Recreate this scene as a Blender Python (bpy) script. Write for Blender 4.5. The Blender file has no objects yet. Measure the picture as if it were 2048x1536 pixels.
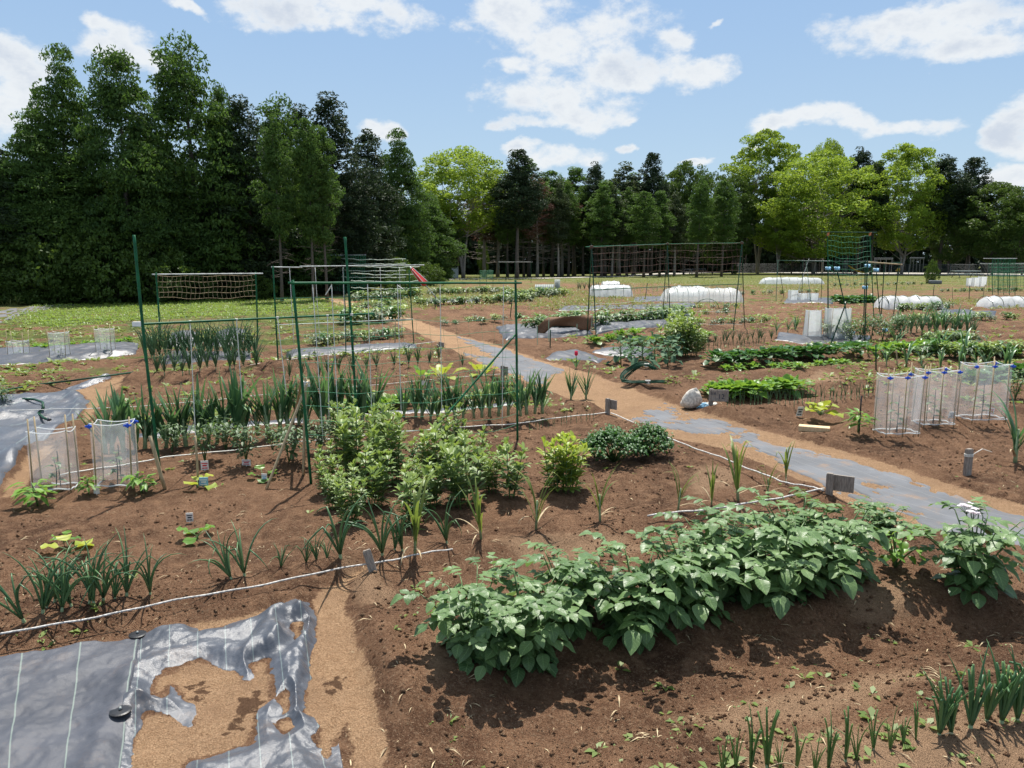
import bpy, math, random
import numpy as np
from mathutils import Vector
S = bpy.context.scene
C = S.collection
R = math.radians
rnd = random.Random(7)
rng = np.random.default_rng(11)
UP = np.array((0., 0., 1.))

# ------------------------------------------------------------------ camera model (photo pixels are 2048 x 1536)
CH, FPX = 1.6, 1538.0
PITCH = math.atan((768 - 525) / FPX)
def ray(px, py):
    a, b = (px - 1024) / FPX, (768 - py) / FPX
    return np.array((a, math.cos(PITCH) + b * math.sin(PITCH), -math.sin(PITCH) + b * math.cos(PITCH)))
def G0(px, py, z=0.0):
    d = ray(px, py); t = (z - CH) / d[2]
    return np.array((d[0] * t, d[1] * t, z))
def atY(px, py, Y):
    d = ray(px, py); t = Y / d[1]
    return np.array((d[0] * t, Y, CH + d[2] * t))
def GP(px, py):
    p = G0(px, py)
    for _ in range(5):
        z = float(GZ(p[0], p[1])); p = G0(px, py, z)
    return p
def P0(pts): return np.array([G0(*p)[:2] for p in pts])

# ------------------------------------------------------------------ noise and polygons
def vnoise(x, y, seed=0):
    x = np.asarray(x, float); y = np.asarray(y, float)
    xi = np.floor(x).astype(np.int64); yi = np.floor(y).astype(np.int64)
    fx = x - xi; fy = y - yi
    fx = fx * fx * (3 - 2 * fx); fy = fy * fy * (3 - 2 * fy)
    def h(a, b):
        k = (a * 374761393 + b * 668265263 + seed * 144269504) & 0x7fffffff
        k = ((k ^ (k >> 13)) * 1274126177) & 0x7fffffff
        return ((k ^ (k >> 16)) & 0xffff) / 65535.0
    return (h(xi, yi) * (1 - fx) + h(xi + 1, yi) * fx) * (1 - fy) + (h(xi, yi + 1) * (1 - fx) + h(xi + 1, yi + 1) * fx) * fy - .5
def fbm(x, y, seed=0, o=4):
    s = 0; a = 1.0
    x = np.asarray(x, float); y = np.asarray(y, float)
    for i in range(o):
        s = s + a * vnoise(x, y, seed + i); x = x * 2.03 + 7.1; y = y * 2.03 + 3.7; a *= .5
    return s
def sdpoly(x, y, P):
    x = np.asarray(x, float); y = np.asarray(y, float)
    d = np.full(x.shape, 1e9); ins = np.zeros(x.shape, bool); n = len(P)
    for i in range(n):
        a, b = P[i], P[(i + 1) % n]; e = b - a
        wx, wy = x - a[0], y - a[1]
        t = np.clip((wx * e[0] + wy * e[1]) / max(e @ e, 1e-12), 0, 1)
        d = np.minimum(d, (wx - e[0] * t) ** 2 + (wy - e[1] * t) ** 2)
        if abs(e[1]) > 1e-12:
            ins ^= ((a[1] > y) != (b[1] > y)) & (x < e[0] * (y - a[1]) / e[1] + a[0])
    d = np.sqrt(d)
    return np.where(ins, d, -d)
def sstep(a, b, v):
    t = np.clip((v - a) / (b - a), 0, 1); return t * t * (3 - 2 * t)

# ------------------------------------------------------------------ ground regions (traced, laid on the ground plane)
PATH = P0([(640, 596), (700, 602), (765, 622), (830, 640), (920, 672), (1010, 694), (1070, 716), (1150, 738), (1240, 768), (1310, 797), (1400, 828),
           (1490, 850), (1600, 882), (1720, 914), (1830, 948), (1930, 982), (2048, 1014), (2300, 1090), (2300, 1240), (2048, 1112), (1950, 1094), (1850, 1066), (1750, 1032), (1640, 982),
           (1560, 945), (1450, 903), (1340, 874), (1260, 846), (1200, 818), (1110, 788), (1020, 752), (960, 728), (905, 702), (855, 676), (800, 652), (735, 626), (660, 603)])
PATH_SAND = [P0([(1085, 758), (1160, 738), (1240, 765), (1312, 797), (1335, 812), (1275, 815), (1290, 832), (1230, 835), (1180, 812), (1110, 785)]),
             P0([(1640, 982), (1700, 1000), (1760, 1010), (1835, 1040), (1880, 1075), (1800, 1062), (1720, 1020)]),
             P0([(640, 596), (765, 622), (830, 640), (900, 665), (940, 690), (985, 715), (900, 702), (800, 652)]),
             P0([(1290, 850), (1400, 868), (1500, 900), (1560, 930), (1560, 948), (1450, 905), (1340, 876)]),
             P0([(1500, 862), (1600, 876), (1720, 910), (1830, 945), (1760, 940), (1640, 905), (1560, 890)]),
             P0([(1840, 965), (1930, 978), (2048, 1012), (2100, 1035), (2000, 1018), (1900, 990)])]
SAND = [P0([(307, 1392), (313, 1372), (320, 1359), (360, 1338), (397, 1327), (430, 1334), (469, 1344), (484, 1366), (500, 1368), (521, 1347), (540, 1362), (542, 1400), (506, 1434),
            (499, 1464), (495, 1486), (430, 1505), (375, 1516), (355, 1545), (340, 1640), (255, 1640), (266, 1536), (270, 1479), (296, 1437), (360, 1437), (379, 1452), (384, 1425), (379, 1407), (365, 1388), (349, 1370), (330, 1374), (326, 1396)]),
        P0([(622, 1206), (626, 1216), (637, 1250), (630, 1290), (618, 1340), (610, 1390), (607, 1430), (645, 1456), (634, 1497), (655, 1520), (668, 1485), (694, 1450), (701, 1536), (705, 1640),
            (775, 1640), (770, 1520), (768, 1475), (744, 1380), (712, 1276), (690, 1222), (700, 1170), (740, 1140), (690, 1160), (640, 1190)]),
        P0([(566, 1446), (580, 1442), (584, 1456), (572, 1462)]), P0([(588, 1250), (604, 1248), (600, 1284), (592, 1290)]), P0([(510, 1336), (530, 1330), (528, 1345), (512, 1350)]),
        P0([(385, 1252), (440, 1245), (520, 1228), (560, 1216), (556, 1224), (470, 1248), (400, 1262)]),
        P0([(560, 1405), (574, 1395), (578, 1425), (565, 1432)])]
SAND_LEFT = [P0([(0, 1000), (30, 955), (70, 905), (100, 890), (110, 905), (80, 930), (50, 985)]), P0([(150, 780), (215, 764), (250, 755), (235, 780), (195, 815), (170, 850), (168, 830), (180, 800)])]
WET = [P0([(379, 1370), (416, 1366), (405, 1400), (388, 1407), (394, 1385)]), P0([(472, 1402), (515, 1387), (529, 1410), (503, 1434), (462, 1471), (454, 1464), (480, 1434)]), P0([(650, 1362), (692, 1358), (685, 1380), (660, 1384)])]
PALE = [P0([(1370, 960), (1400, 935), (1450, 938), (1480, 955), (1450, 975), (1390, 985)]), P0([(1590, 760), (1640, 742), (1690, 748), (1680, 768), (1620, 775)]),
        P0([(840, 1330), (890, 1290), (905, 1360), (870, 1390)]), P0([(1480, 1500), (1700, 1470), (2100, 1440), (2100, 1640), (1450, 1640)]), P0([(1350, 1430), (1500, 1400), (1800, 1330), (1900, 1370), (1700, 1440), (1450, 1500)]), P0([(1640, 1190), (1820, 1180), (1830, 1230), (1700, 1240)]), P0([(680, 1140), (760, 1145), (800, 1200), (720, 1230)]), P0([(1000, 1090), (1250, 1070), (1300, 1100), (1050, 1130)])]
LAWN = P0([(40, 645), (95, 606), (300, 600), (560, 588), (640, 596), (690, 622), (600, 626), (420, 636), (260, 644), (120, 655)])
SHEETS = [P0([(-260, 1340), (0, 1312), (285, 1272), (440, 1242), (560, 1210), (634, 1202), (640, 1300), (712, 1660), (-260, 1660)]), P0([(-300, 1070), (0, 998), (60, 905), (130, 855), (200, 805), (238, 760), (0, 786), (-300, 840)])]
BAREP = [P0([(235, 765), (560, 738), (980, 715), (1010, 770), (620, 800), (240, 835)]), P0([(0, 1000), (640, 950), (640, 1070), (0, 1200)]), P0([(860, 612), (1060, 612), (1000, 690), (900, 665)]), P0([(1500, 835), (1740, 812), (2048, 840), (2048, 960), (1900, 960)]), P0([(880, 1010), (1600, 920), (1640, 970), (900, 1090)])]
SANDW = [PATH] + SAND + SAND_LEFT
ROWDIR = np.array((4.3, 2.1)); ROWDIR /= np.linalg.norm(ROWDIR); ROWN = np.array((-ROWDIR[1], ROWDIR[0]))
RIDGES = [([(800, 1330), (980, 1310), (1420, 1225), (1700, 1140), (2120, 1130)], .42, .075), ([(-100, 1268), (300, 1190), (840, 1108), (1250, 1045), (1620, 990)], .20, .045),
          ([(60, 962), (330, 950), (640, 925), (900, 905)], .34, .055), ([(0, 925), (300, 880), (620, 862), (1060, 822)], .28, .05),
          ([(220, 752), (420, 748), (560, 738)], .5, .05), ([(300, 800), (640, 778), (980, 752)], .16, .06), ([(1430, 1600), (1700, 1500), (2100, 1440)], .34, .07),
          ([(1440, 832), (1600, 822), (1760, 805)], .25, .05), ([(1740, 858), (1900, 832), (2000, 820)], .35, .05), ([(1420, 722), (1720, 706)], .35, .05),
          ([(640, 1040), (900, 1015), (1150, 985)], .25, .03), ([(1080, 1360), (1500, 1290), (2000, 1235)], .16, -.05), ([(600, 782), (990, 762)], .15, .05), ([(580, 740), (880, 712)], .4, .05)]
RIDGES = [(P0(p), w, h) for p, w, h in RIDGES]
def dline(x, y, P):
    d = np.full(np.shape(x), 1e9)
    for a, b in zip(P[:-1], P[1:]):
        e = b - a; wx, wy = x - a[0], y - a[1]
        t = np.clip((wx * e[0] + wy * e[1]) / (e @ e), 0, 1)
        d = np.minimum(d, np.hypot(wx - e[0] * t, wy - e[1] * t))
    return d
def sand_sd(x, y):
    s = np.full(np.shape(x), -1e9)
    for P in SANDW: s = np.maximum(s, sdpoly(x, y, P))
    return s
def GZ(x, y):
    x = np.asarray(x, float); y = np.asarray(y, float)
    s = sand_sd(x, y); soft = sstep(-.10, .06, s)
    near = 1 - sstep(25, 45, y)
    z = .05 * fbm(x * .5, y * .5, 3, 3) + .022 * fbm(x * 3, y * 3, 9, 3) + .017 * fbm(x * 12, y * 12, 21, 3)
    u = x * ROWN[0] + y * ROWN[1]
    z = z + .035 * np.sin(u * 2 * math.pi / 1.15 + 2 * fbm(x * .3, y * .3, 5, 2)) * sstep(5.6, 8, y)
    for P, w, h in RIDGES:
        d = dline(x, y, P)
        wob = 1 + .5 * vnoise(x * 4, y * 4, 41)
        z = z + h * wob * np.exp(-(d / w) ** 4 * .9)
    sz = .010 * fbm(x * 1.2, y * 1.2, 3, 3) + .006 * fbm(x * 14, y * 14, 8, 3)
    z = z * near
    z = z * (1 - soft) + sz * soft
    lip = np.exp(-((s + .10) / .07) ** 2) * .03 * near
    return z + lip + .25 * sstep(60, 130, y) * fbm(x * .05, y * .05, 2, 2)

# ------------------------------------------------------------------ materials
def new_mat(name):
    m = bpy.data.materials.new(name); m.use_nodes = True
    nt = m.node_tree
    return m, nt, nt.nodes['Principled BSDF'], nt.nodes['Material Output']
def N(nt, t, **kw):
    n = nt.nodes.new(t)
    for k, v in kw.items():
        if hasattr(n, k): setattr(n, k, v)
        else: n.inputs[k].default_value = v
    return n
def mix(nt, f, a, b):
    n = nt.nodes.new('ShaderNodeMix'); n.data_type = 'RGBA'
    for i, v in ((0, f), (6, a), (7, b)):
        if isinstance(v, bpy.types.NodeSocket): nt.links.new(v, n.inputs[i])
        elif i: n.inputs[i].default_value = (*v, 1) if len(v) == 3 else v
        else: n.inputs[i].default_value = v
    return n.outputs[2]
def mth(nt, op, a, b=None, clamp=False):
    n = nt.nodes.new('ShaderNodeMath'); n.operation = op; n.use_clamp = clamp
    for i, v in ((0, a), (1, b)):
        if v is None: continue
        if isinstance(v, bpy.types.NodeSocket): nt.links.new(v, n.inputs[i])
        else: n.inputs[i].default_value = v
    return n.outputs[0]
def rampf(nt, v, lo, hi):
    n = nt.nodes.new('ShaderNodeMapRange'); n.interpolation_type = 'SMOOTHSTEP'
    nt.links.new(v, n.inputs[0]); n.inputs[1].default_value = lo; n.inputs[2].default_value = hi
    return n.outputs[0]
def pos(nt): return N(nt, 'ShaderNodeNewGeometry').outputs['Position']
def noise(nt, scale, detail=4, vec=None, rough=.6):
    n = N(nt, 'ShaderNodeTexNoise'); n.inputs['Scale'].default_value = scale; n.inputs['Detail'].default_value = detail; n.inputs['Roughness'].default_value = rough
    nt.links.new(vec if vec else pos(nt), n.inputs['Vector']); return n.outputs[0]
def attr(nt, name):
    n = N(nt, 'ShaderNodeAttribute'); n.attribute_name = name; return n.outputs['Fac']
def bump(nt, h, strength, dist, nrm=None):
    n = N(nt, 'ShaderNodeBump'); n.inputs['Strength'].default_value = strength; n.inputs['Distance'].default_value = dist
    nt.links.new(h, n.inputs['Height'])
    if nrm: nt.links.new(nrm, n.inputs['Normal'])
    return n.outputs[0]
def basic(name, col, rough=.6, var=.15, scale=30, metal=0., spec=.4, col2=None, bmp=0.):
    m, nt, b, o = new_mat(name)
    v = noise(nt, scale, 3, N(nt, 'ShaderNodeTexCoord').outputs['Object'])
    c2 = col2 or tuple(c * (1 - 2 * var) for c in col)
    nt.links.new(mix(nt, rampf(nt, v, .3, .7), c2, tuple(min(1, c * (1 + var)) for c in col)), b.inputs['Base Color'])
    b.inputs['Roughness'].default_value = rough; b.inputs['Metallic'].default_value = metal; b.inputs['Specular IOR Level'].default_value = spec
    if bmp: nt.links.new(bump(nt, v, bmp, .01), b.inputs['Normal'])
    return m
def leafmat(name, ca, cb, trans=.35, rough=.45, tcol=None, veins=False, spec=.4, under=None):
    """leaf: tint attribute mixes two leaf colours; light passes through the blade"""
    m, nt, b, o = new_mat(name)
    oi = N(nt, 'ShaderNodeObjectInfo').outputs['Random']
    t = mth(nt, 'ADD', attr(nt, 'tint'), mth(nt, 'MULTIPLY', mth(nt, 'SUBTRACT', oi, .5), .22), True)
    col = mix(nt, t, ca, cb)
    if veins:
        uv = N(nt, 'ShaderNodeUVMap').outputs[0]
        sx = N(nt, 'ShaderNodeSeparateXYZ'); nt.links.new(uv, sx.inputs[0])
        v = mth(nt, 'ABSOLUTE', mth(nt, 'SUBTRACT', sx.outputs[1], .5))
        k = mth(nt, 'SINE', mth(nt, 'MULTIPLY', mth(nt, 'SUBTRACT', sx.outputs[0], mth(nt, 'MULTIPLY', v, .55)), 44.))
        side = rampf(nt, k, .80, 1.0)
        mid = rampf(nt, mth(nt, 'MULTIPLY', v, -1.), -.05, -.01)
        line = mth(nt, 'MAXIMUM', mth(nt, 'MULTIPLY', side, .55), mid)
        col = mix(nt, mth(nt, 'MULTIPLY', line, .6), col, tuple(min(1, c * 1.7 + .02) for c in cb))
        nt.links.new(bump(nt, mth(nt, 'SUBTRACT', mth(nt, 'MULTIPLY', noise(nt, 120, 2), .5), line), .55, .004), b.inputs['Normal'])
    if under:
        bf = N(nt, 'ShaderNodeNewGeometry').outputs['Backfacing']
        col = mix(nt, bf, col, under)
    nt.links.new(col, b.inputs['Base Color'])
    b.inputs['Roughness'].default_value = rough; b.inputs['Specular IOR Level'].default_value = spec
    tr = N(nt, 'ShaderNodeBsdfTranslucent'); ms = N(nt, 'ShaderNodeMixShader'); ms.inputs[0].default_value = trans
    nt.links.new(mix(nt, .55, col, tcol or (.32, .42, .05)), tr.inputs['Color'])
    nt.links.new(b.outputs[0], ms.inputs[1]); nt.links.new(tr.outputs[0], ms.inputs[2]); nt.links.new(ms.outputs[0], o.inputs['Surface'])
    return m

M = {}
def soil_nodes(nt):
    n1, n2, n3 = noise(nt, 1.3, 5), noise(nt, 9, 5), noise(nt, 70, 4, None, .7)
    c = mix(nt, rampf(nt, n1, .33, .64), (.084, .041, .023), (.200, .108, .062))
    c = mix(nt, rampf(nt, n2, .42, .70), c, (.245, .138, .080))
    c = mix(nt, mth(nt, 'MULTIPLY', rampf(nt, n3, .5, .72), .7), c, (.31, .21, .135))
    c = mix(nt, mth(nt, 'MULTIPLY', rampf(nt, n3, .48, .3), .6), c, (.05, .027, .018))
    c = mix(nt, mth(nt, 'MULTIPLY', rampf(nt, noise(nt, 210, 2, None, .5), .60, .70), .6), c, (.40, .29, .19))
    return c, n2, n3
def build_ground_mat():
    m, nt, b, o = new_mat('garden_soil')
    c, n2, n3 = soil_nodes(nt)
    rag = mth(nt, 'MULTIPLY', mth(nt, 'SUBTRACT', mth(nt, 'ADD', mth(nt, 'MULTIPLY', noise(nt, 7, 5), .6), mth(nt, 'MULTIPLY', noise(nt, 60, 3), .4)), .5), 1.1)
    f = mth(nt, 'ADD', mth(nt, 'MULTIPLY', noise(nt, 150, 4, None, .75), .75), mth(nt, 'MULTIPLY', noise(nt, 20, 4), .25))
    sandc = mix(nt, rampf(nt, f, .35, .65), (.28, .165, .090), (.49, .32, .19))
    sandc = mix(nt, mth(nt, 'MULTIPLY', rampf(nt, noise(nt, 2.5, 4), .45, .7), .5), sandc, (.27, .165, .10))
    ms = rampf(nt, mth(nt, 'ADD', attr(nt, 'sand'), rag), .42, .56)
    mp = mth(nt, 'MULTIPLY', rampf(nt, mth(nt, 'ADD', attr(nt, 'pale'), rag), .35, .75), .75)
    c = mix(nt, mp, c, (.34, .22, .135))
    c = mix(nt, ms, c, sandc)
    mw = rampf(nt, mth(nt, 'ADD', attr(nt, 'wet'), mth(nt, 'MULTIPLY', mth(nt, 'SUBTRACT', noise(nt, 26, 5), .5), 2.2)), .40, .60)
    c = mix(nt, mth(nt, 'MULTIPLY', mw, .85), c, (.075, .038, .022))
    # ground cover of moss and tiny weeds, and mown grass further off
    g = mix(nt, rampf(nt, noise(nt, 3, 6), .4, .6), (.060, .085, .020), (.135, .155, .045))
    g = mix(nt, mth(nt, 'MULTIPLY', rampf(nt, noise(nt, .35, 5), .45, .62), .55), g, (.20, .165, .075))
    mg = rampf(nt, mth(nt, 'ADD', attr(nt, 'grass'), mth(nt, 'MULTIPLY', mth(nt, 'SUBTRACT', noise(nt, 1.1, 6), .5), 1.5)), .42, .62)
    c = mix(nt, mg, c, g)
    nt.links.new(c, b.inputs['Base Color']); b.inputs['Roughness'].default_value = .95; b.inputs['Specular IOR Level'].default_value = .12
    b1 = bump(nt, n2, .6, .06); b2 = bump(nt, n3, 1.0, .028, b1); b3 = bump(nt, noise(nt, 260, 3), 1.0, .012, b2)
    nt.links.new(b3, b.inputs['Normal'])
    return m
def build_fabric(name, base, line, rough, weave=True, axis='v', spec=.5, dirt=.5):
    """woven ground cover fabric; guide lines run along the UV's first axis"""
    m, nt, b, o = new_mat(name)
    uv = N(nt, 'ShaderNodeUVMap').outputs[0]
    sx = N(nt, 'ShaderNodeSeparateXYZ'); nt.links.new(uv, sx.inputs[0])
    n = noise(nt, 2.2, 6); f = noise(nt, 90, 3)
    c = mix(nt, rampf(nt, n, .35, .7), base, tuple(x * 1.35 for x in base))
    c = mix(nt, mth(nt, 'MULTIPLY', rampf(nt, mth(nt, 'ADD', mth(nt, 'MULTIPLY', noise(nt, 5, 6), .7), mth(nt, 'MULTIPLY', f, .3)), .52, .66), dirt), c, (.20, .14, .10))
    if line:
        k = mth(nt, 'ABSOLUTE', mth(nt, 'SUBTRACT', mth(nt, 'FRACT', sx.outputs[1]), .5))
        c = mix(nt, mth(nt, 'MULTIPLY', rampf(nt, k, .020, .006), .6), c, line)
    nt.links.new(c, b.inputs['Base Color']); b.inputs['Roughness'].default_value = rough; b.inputs['Specular IOR Level'].default_value = spec
    w1 = N(nt, 'ShaderNodeTexWave'); w1.inputs['Scale'].default_value = 90; w1.bands_direction = 'X'; w1.inputs['Distortion'].default_value = 1.5
    w2 = N(nt, 'ShaderNodeTexWave'); w2.inputs['Scale'].default_value = 90; w2.bands_direction = 'Y'; w2.inputs['Distortion'].default_value = 1.5
    for w in (w1, w2): nt.links.new(pos(nt), w.inputs['Vector'])
    h = mth(nt, 'ADD', mth(nt, 'MULTIPLY', w1.outputs['Fac'], w2.outputs['Fac']), mth(nt, 'MULTIPLY', noise(nt, 320, 2), 1.2))
    nt.links.new(bump(nt, h, .27 if weave else .12, .003, bump(nt, noise(nt, 16, 4), .22, .02)), b.inputs['Normal'])
    return m
def build_film(name, col=(.80, .84, .86), clear=.68):
    m, nt, b, o = new_mat(name)
    b.inputs['Base Color'].default_value = (*col, 1); b.inputs['Roughness'].default_value = .22; b.inputs['Specular IOR Level'].default_value = .8
    nt.links.new(bump(nt, noise(nt, 14, 4), .35, .02), b.inputs['Normal'])
    tp = N(nt, 'ShaderNodeBsdfTransparent'); tl = N(nt, 'ShaderNodeBsdfTranslucent'); tl.inputs[0].default_value = (*col, 1)
    m1 = N(nt, 'ShaderNodeMixShader'); m1.inputs[0].default_value = .5
    nt.links.new(b.outputs[0], m1.inputs[1]); nt.links.new(tl.outputs[0], m1.inputs[2])
    m2 = N(nt, 'ShaderNodeMixShader')
    nz = noise(nt, 9, 4, N(nt, 'ShaderNodeTexCoord').outputs['Object'])
    nt.links.new(mth(nt, 'ADD', mth(nt, 'MULTIPLY', rampf(nt, nz, .35, .7), .10), clear - .05), m2.inputs[0])
    nt.links.new(m1.outputs[0], m2.inputs[1]); nt.links.new(tp.outputs[0], m2.inputs[2]); nt.links.new(m2.outputs[0], o.inputs['Surface'])
    return m
def build_wood(name, ca, cb, scale=18):
    m, nt, b, o = new_mat(name)
    tc = N(nt, 'ShaderNodeTexCoord').outputs['Object']
    mp = N(nt, 'ShaderNodeMapping'); mp.inputs['Scale'].default_value = (9, 9, 1.2); nt.links.new(tc, mp.inputs[0])
    n = noise(nt, scale, 6, mp.outputs[0], .65)
    nt.links.new(mix(nt, rampf(nt, n, .3, .7), ca, cb), b.inputs['Base Color']); b.inputs['Roughness'].default_value = .8
    nt.links.new(bump(nt, n, .4, .004), b.inputs['Normal'])
    return m
M['soil'] = build_ground_mat()
M['sheet_dark'] = build_fabric('dark_woven_fabric', (.052, .056, .069), (.22, .28, .24), .50, spec=.38, dirt=.18)
M['sheet_shiny'] = build_fabric('shiny_woven_fabric', (.050, .056, .070), (.24, .31, .29), .36, spec=.75, dirt=.25)
M['path_fabric'] = build_fabric('worn_path_fabric', (.105, .110, .120), (.26, .26, .25), .7, spec=.2, dirt=.9)
M['mulch'] = build_fabric('black_mulch_film', (.036, .040, .050), None, .42, False, spec=.5, dirt=.35)
M['film'] = build_film('clear_plastic_film', (.82, .86, .88), .83)
M['film_white'] = build_film('white_fleece', (.82, .85, .86), .22)
M['film_tunnel'] = build_film('milky_tunnel_film', (.82, .86, .86), .42)
M['pole_green'] = basic('green_coated_pole', (.009, .105, .040), .42, .2, 12, spec=.22)
M['pole_dark'] = basic('dark_green_pole', (.010, .060, .032), .5, .2, 12, spec=.2)
M['pole_silver'] = basic('weathered_metal_pole', (.42, .45, .43), .45, .2, 12)
M['twine'] = basic('white_twine', (.72, .70, .64), .8, .12, 60)
M['rope'] = basic('grey_white_rope', (.55, .53, .50), .85, .25, 90)
M['net_green'] = basic('green_net', (.035, .22, .11), .6, .1)
M['net_rust'] = basic('rust_coloured_net', (.13, .065, .045), .7, .2)
M['net_white'] = basic('pale_net', (.50, .56, .48), .7, .1)
M['wood_grey'] = build_wood('weathered_wood', (.15, .125, .105), (.33, .29, .25))
M['wood_new'] = build_wood('pale_new_timber', (.52, .36, .19), (.68, .52, .32))
M['bamboo'] = build_wood('dry_bamboo', (.30, .22, .12), (.48, .38, .23))
M['blue_clip'] = basic('blue_plastic', (.015, .085, .55), .35, .1)
M['pale_blue'] = basic('pale_blue_plastic', (.25, .50, .68), .4, .1)
M['white'] = basic('white_plastic', (.78, .78, .75), .4, .05)
M['black'] = basic('black_plastic', (.018, .018, .02), .35, .2)
M['red'] = basic('red_fabric', (.75, .05, .05), .6, .15)
M['tag_red'] = basic('red_print', (.60, .03, .05), .5, .1)
M['ink'] = basic('dark_ink', (.02, .03, .05), .6, .1)
M['grey_box'] = basic('grey_painted_steel', (.42, .46, .44), .5, .08)
M['metal_grey'] = basic('grey_metal', (.13, .14, .15), .5, .15)
M['orange'] = basic('faded_orange_plastic', (.50, .17, .06), .6, .15)
M['yellow'] = basic('yellow_plastic', (.75, .42, .02), .4, .1)
M['bark'] = build_wood('tree_bark', (.055, .042, .033), (.13, .105, .085), 6)
M['bark_grey'] = build_wood('grey_tree_bark', (.17, .145, .125), (.36, .315, .275), 6)
M['twig_red'] = basic('dead_twigs', (.15, .085, .065), .9, .3, 2)
M['brown_net'] = basic('brown_mesh_cloth', (.16, .08, .04), .8, .2, 60)
M['gravel'] = basic('pale_gravel', (.42, .39, .34), .95, .12, 3)
M['bag'] = basic('white_woven_bag', (.62, .57, .50), .8, .2, 40)
M['pink'] = leafmat('pink_petals', (.75, .05, .16), (.8, .12, .22), .35, .5, (.8, .1, .2))
M['petal_pale'] = leafmat('pale_petals', (.72, .62, .70), (.8, .76, .78), .35, .5, (.8, .7, .75))
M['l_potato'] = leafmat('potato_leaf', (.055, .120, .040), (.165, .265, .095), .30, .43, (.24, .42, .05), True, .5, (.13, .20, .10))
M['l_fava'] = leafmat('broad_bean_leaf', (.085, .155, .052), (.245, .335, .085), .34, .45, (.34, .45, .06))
M['l_yellow'] = leafmat('yellow_green_leaf', (.26, .34, .045), (.42, .46, .06), .40, .45, (.5, .55, .05))
M['l_lime'] = leafmat('lime_green_leaf', (.14, .23, .045), (.36, .44, .065), .38, .45, (.45, .55, .05))
M['l_onion'] = leafmat('onion_leaf', (.045, .125, .060), (.125, .23, .09), .24, .38, (.15, .30, .06), spec=.5)
M['l_scallion'] = leafmat('scallion_leaf', (.075, .165, .055), (.17, .27, .075), .30, .4, (.3, .45, .07))
M['l_onion_fresh'] = leafmat('fresh_onion_leaf', (.060, .150, .075), (.155, .27, .10), .28, .4, (.22, .40, .08))
M['l_leek'] = leafmat('leek_leaf', (.060, .150, .075), (.135, .26, .105), .26, .42, (.2, .36, .08), spec=.5)
M['l_garlic'] = leafmat('garlic_leaf', (.075, .145, .035), (.19, .23, .050), .30, .45, (.35, .45, .06))
M['l_parsley'] = leafmat('parsley_leaf', (.022, .070, .020), (.050, .135, .035), .22, .5, (.12, .28, .03))
M['l_tomato'] = leafmat('tomato_leaf', (.045, .090, .040), (.095, .16, .060), .28, .5, (.2, .34, .05))
M['l_bright'] = leafmat('bright_leafy_green', (.075, .18, .025), (.18, .33, .050), .36, .4, (.35, .55, .05))
M['l_deep'] = leafmat('deep_leafy_green', (.025, .085, .020), (.060, .17, .035), .26, .38, (.15, .32, .04))
M['l_blue'] = leafmat('blue_green_brassica', (.050, .110, .062), (.11, .19, .105), .22, .62, (.15, .3, .1), spec=.15)
M['l_silver'] = leafmat('silver_green_leaf', (.085, .125, .070), (.16, .21, .12), .25, .5, (.2, .3, .1))
M['stem_green'] = basic('green_stem', (.09, .16, .05), .5, .2)
M['stem_white'] = basic('pale_stem', (.25, .33, .17), .5, .15)
M['weed'] = leafmat('weed_leaf', (.085, .15, .03), (.22, .28, .08), .34, .5, (.35, .45, .07))
M['straw'] = basic('dry_straw', (.42, .33, .20), .85, .25, 20)
M['lawn'] = leafmat('lawn_blade', (.10, .19, .025), (.22, .32, .05), .38, .5, (.42, .55, .06))
M['field'] = leafmat('field_grass', (.10, .13, .03), (.22, .23, .07), .34, .6, (.35, .38, .08))
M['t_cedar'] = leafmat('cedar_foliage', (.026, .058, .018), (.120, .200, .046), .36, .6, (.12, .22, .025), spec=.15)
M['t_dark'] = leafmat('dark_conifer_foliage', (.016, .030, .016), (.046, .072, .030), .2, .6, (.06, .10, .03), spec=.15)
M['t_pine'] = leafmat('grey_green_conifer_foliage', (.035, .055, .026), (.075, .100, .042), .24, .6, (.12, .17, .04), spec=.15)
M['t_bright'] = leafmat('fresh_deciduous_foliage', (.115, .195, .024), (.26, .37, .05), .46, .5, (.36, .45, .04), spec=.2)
M['t_mid'] = leafmat('green_broadleaf_foliage', (.036, .070, .016), (.090, .145, .030), .30, .5, (.18, .28, .03), spec=.2)
M['t_red'] = leafmat('rust_conifer_foliage', (.10, .055, .040), (.19, .105, .075), .25, .7, (.25, .12, .08), spec=.1)
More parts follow.
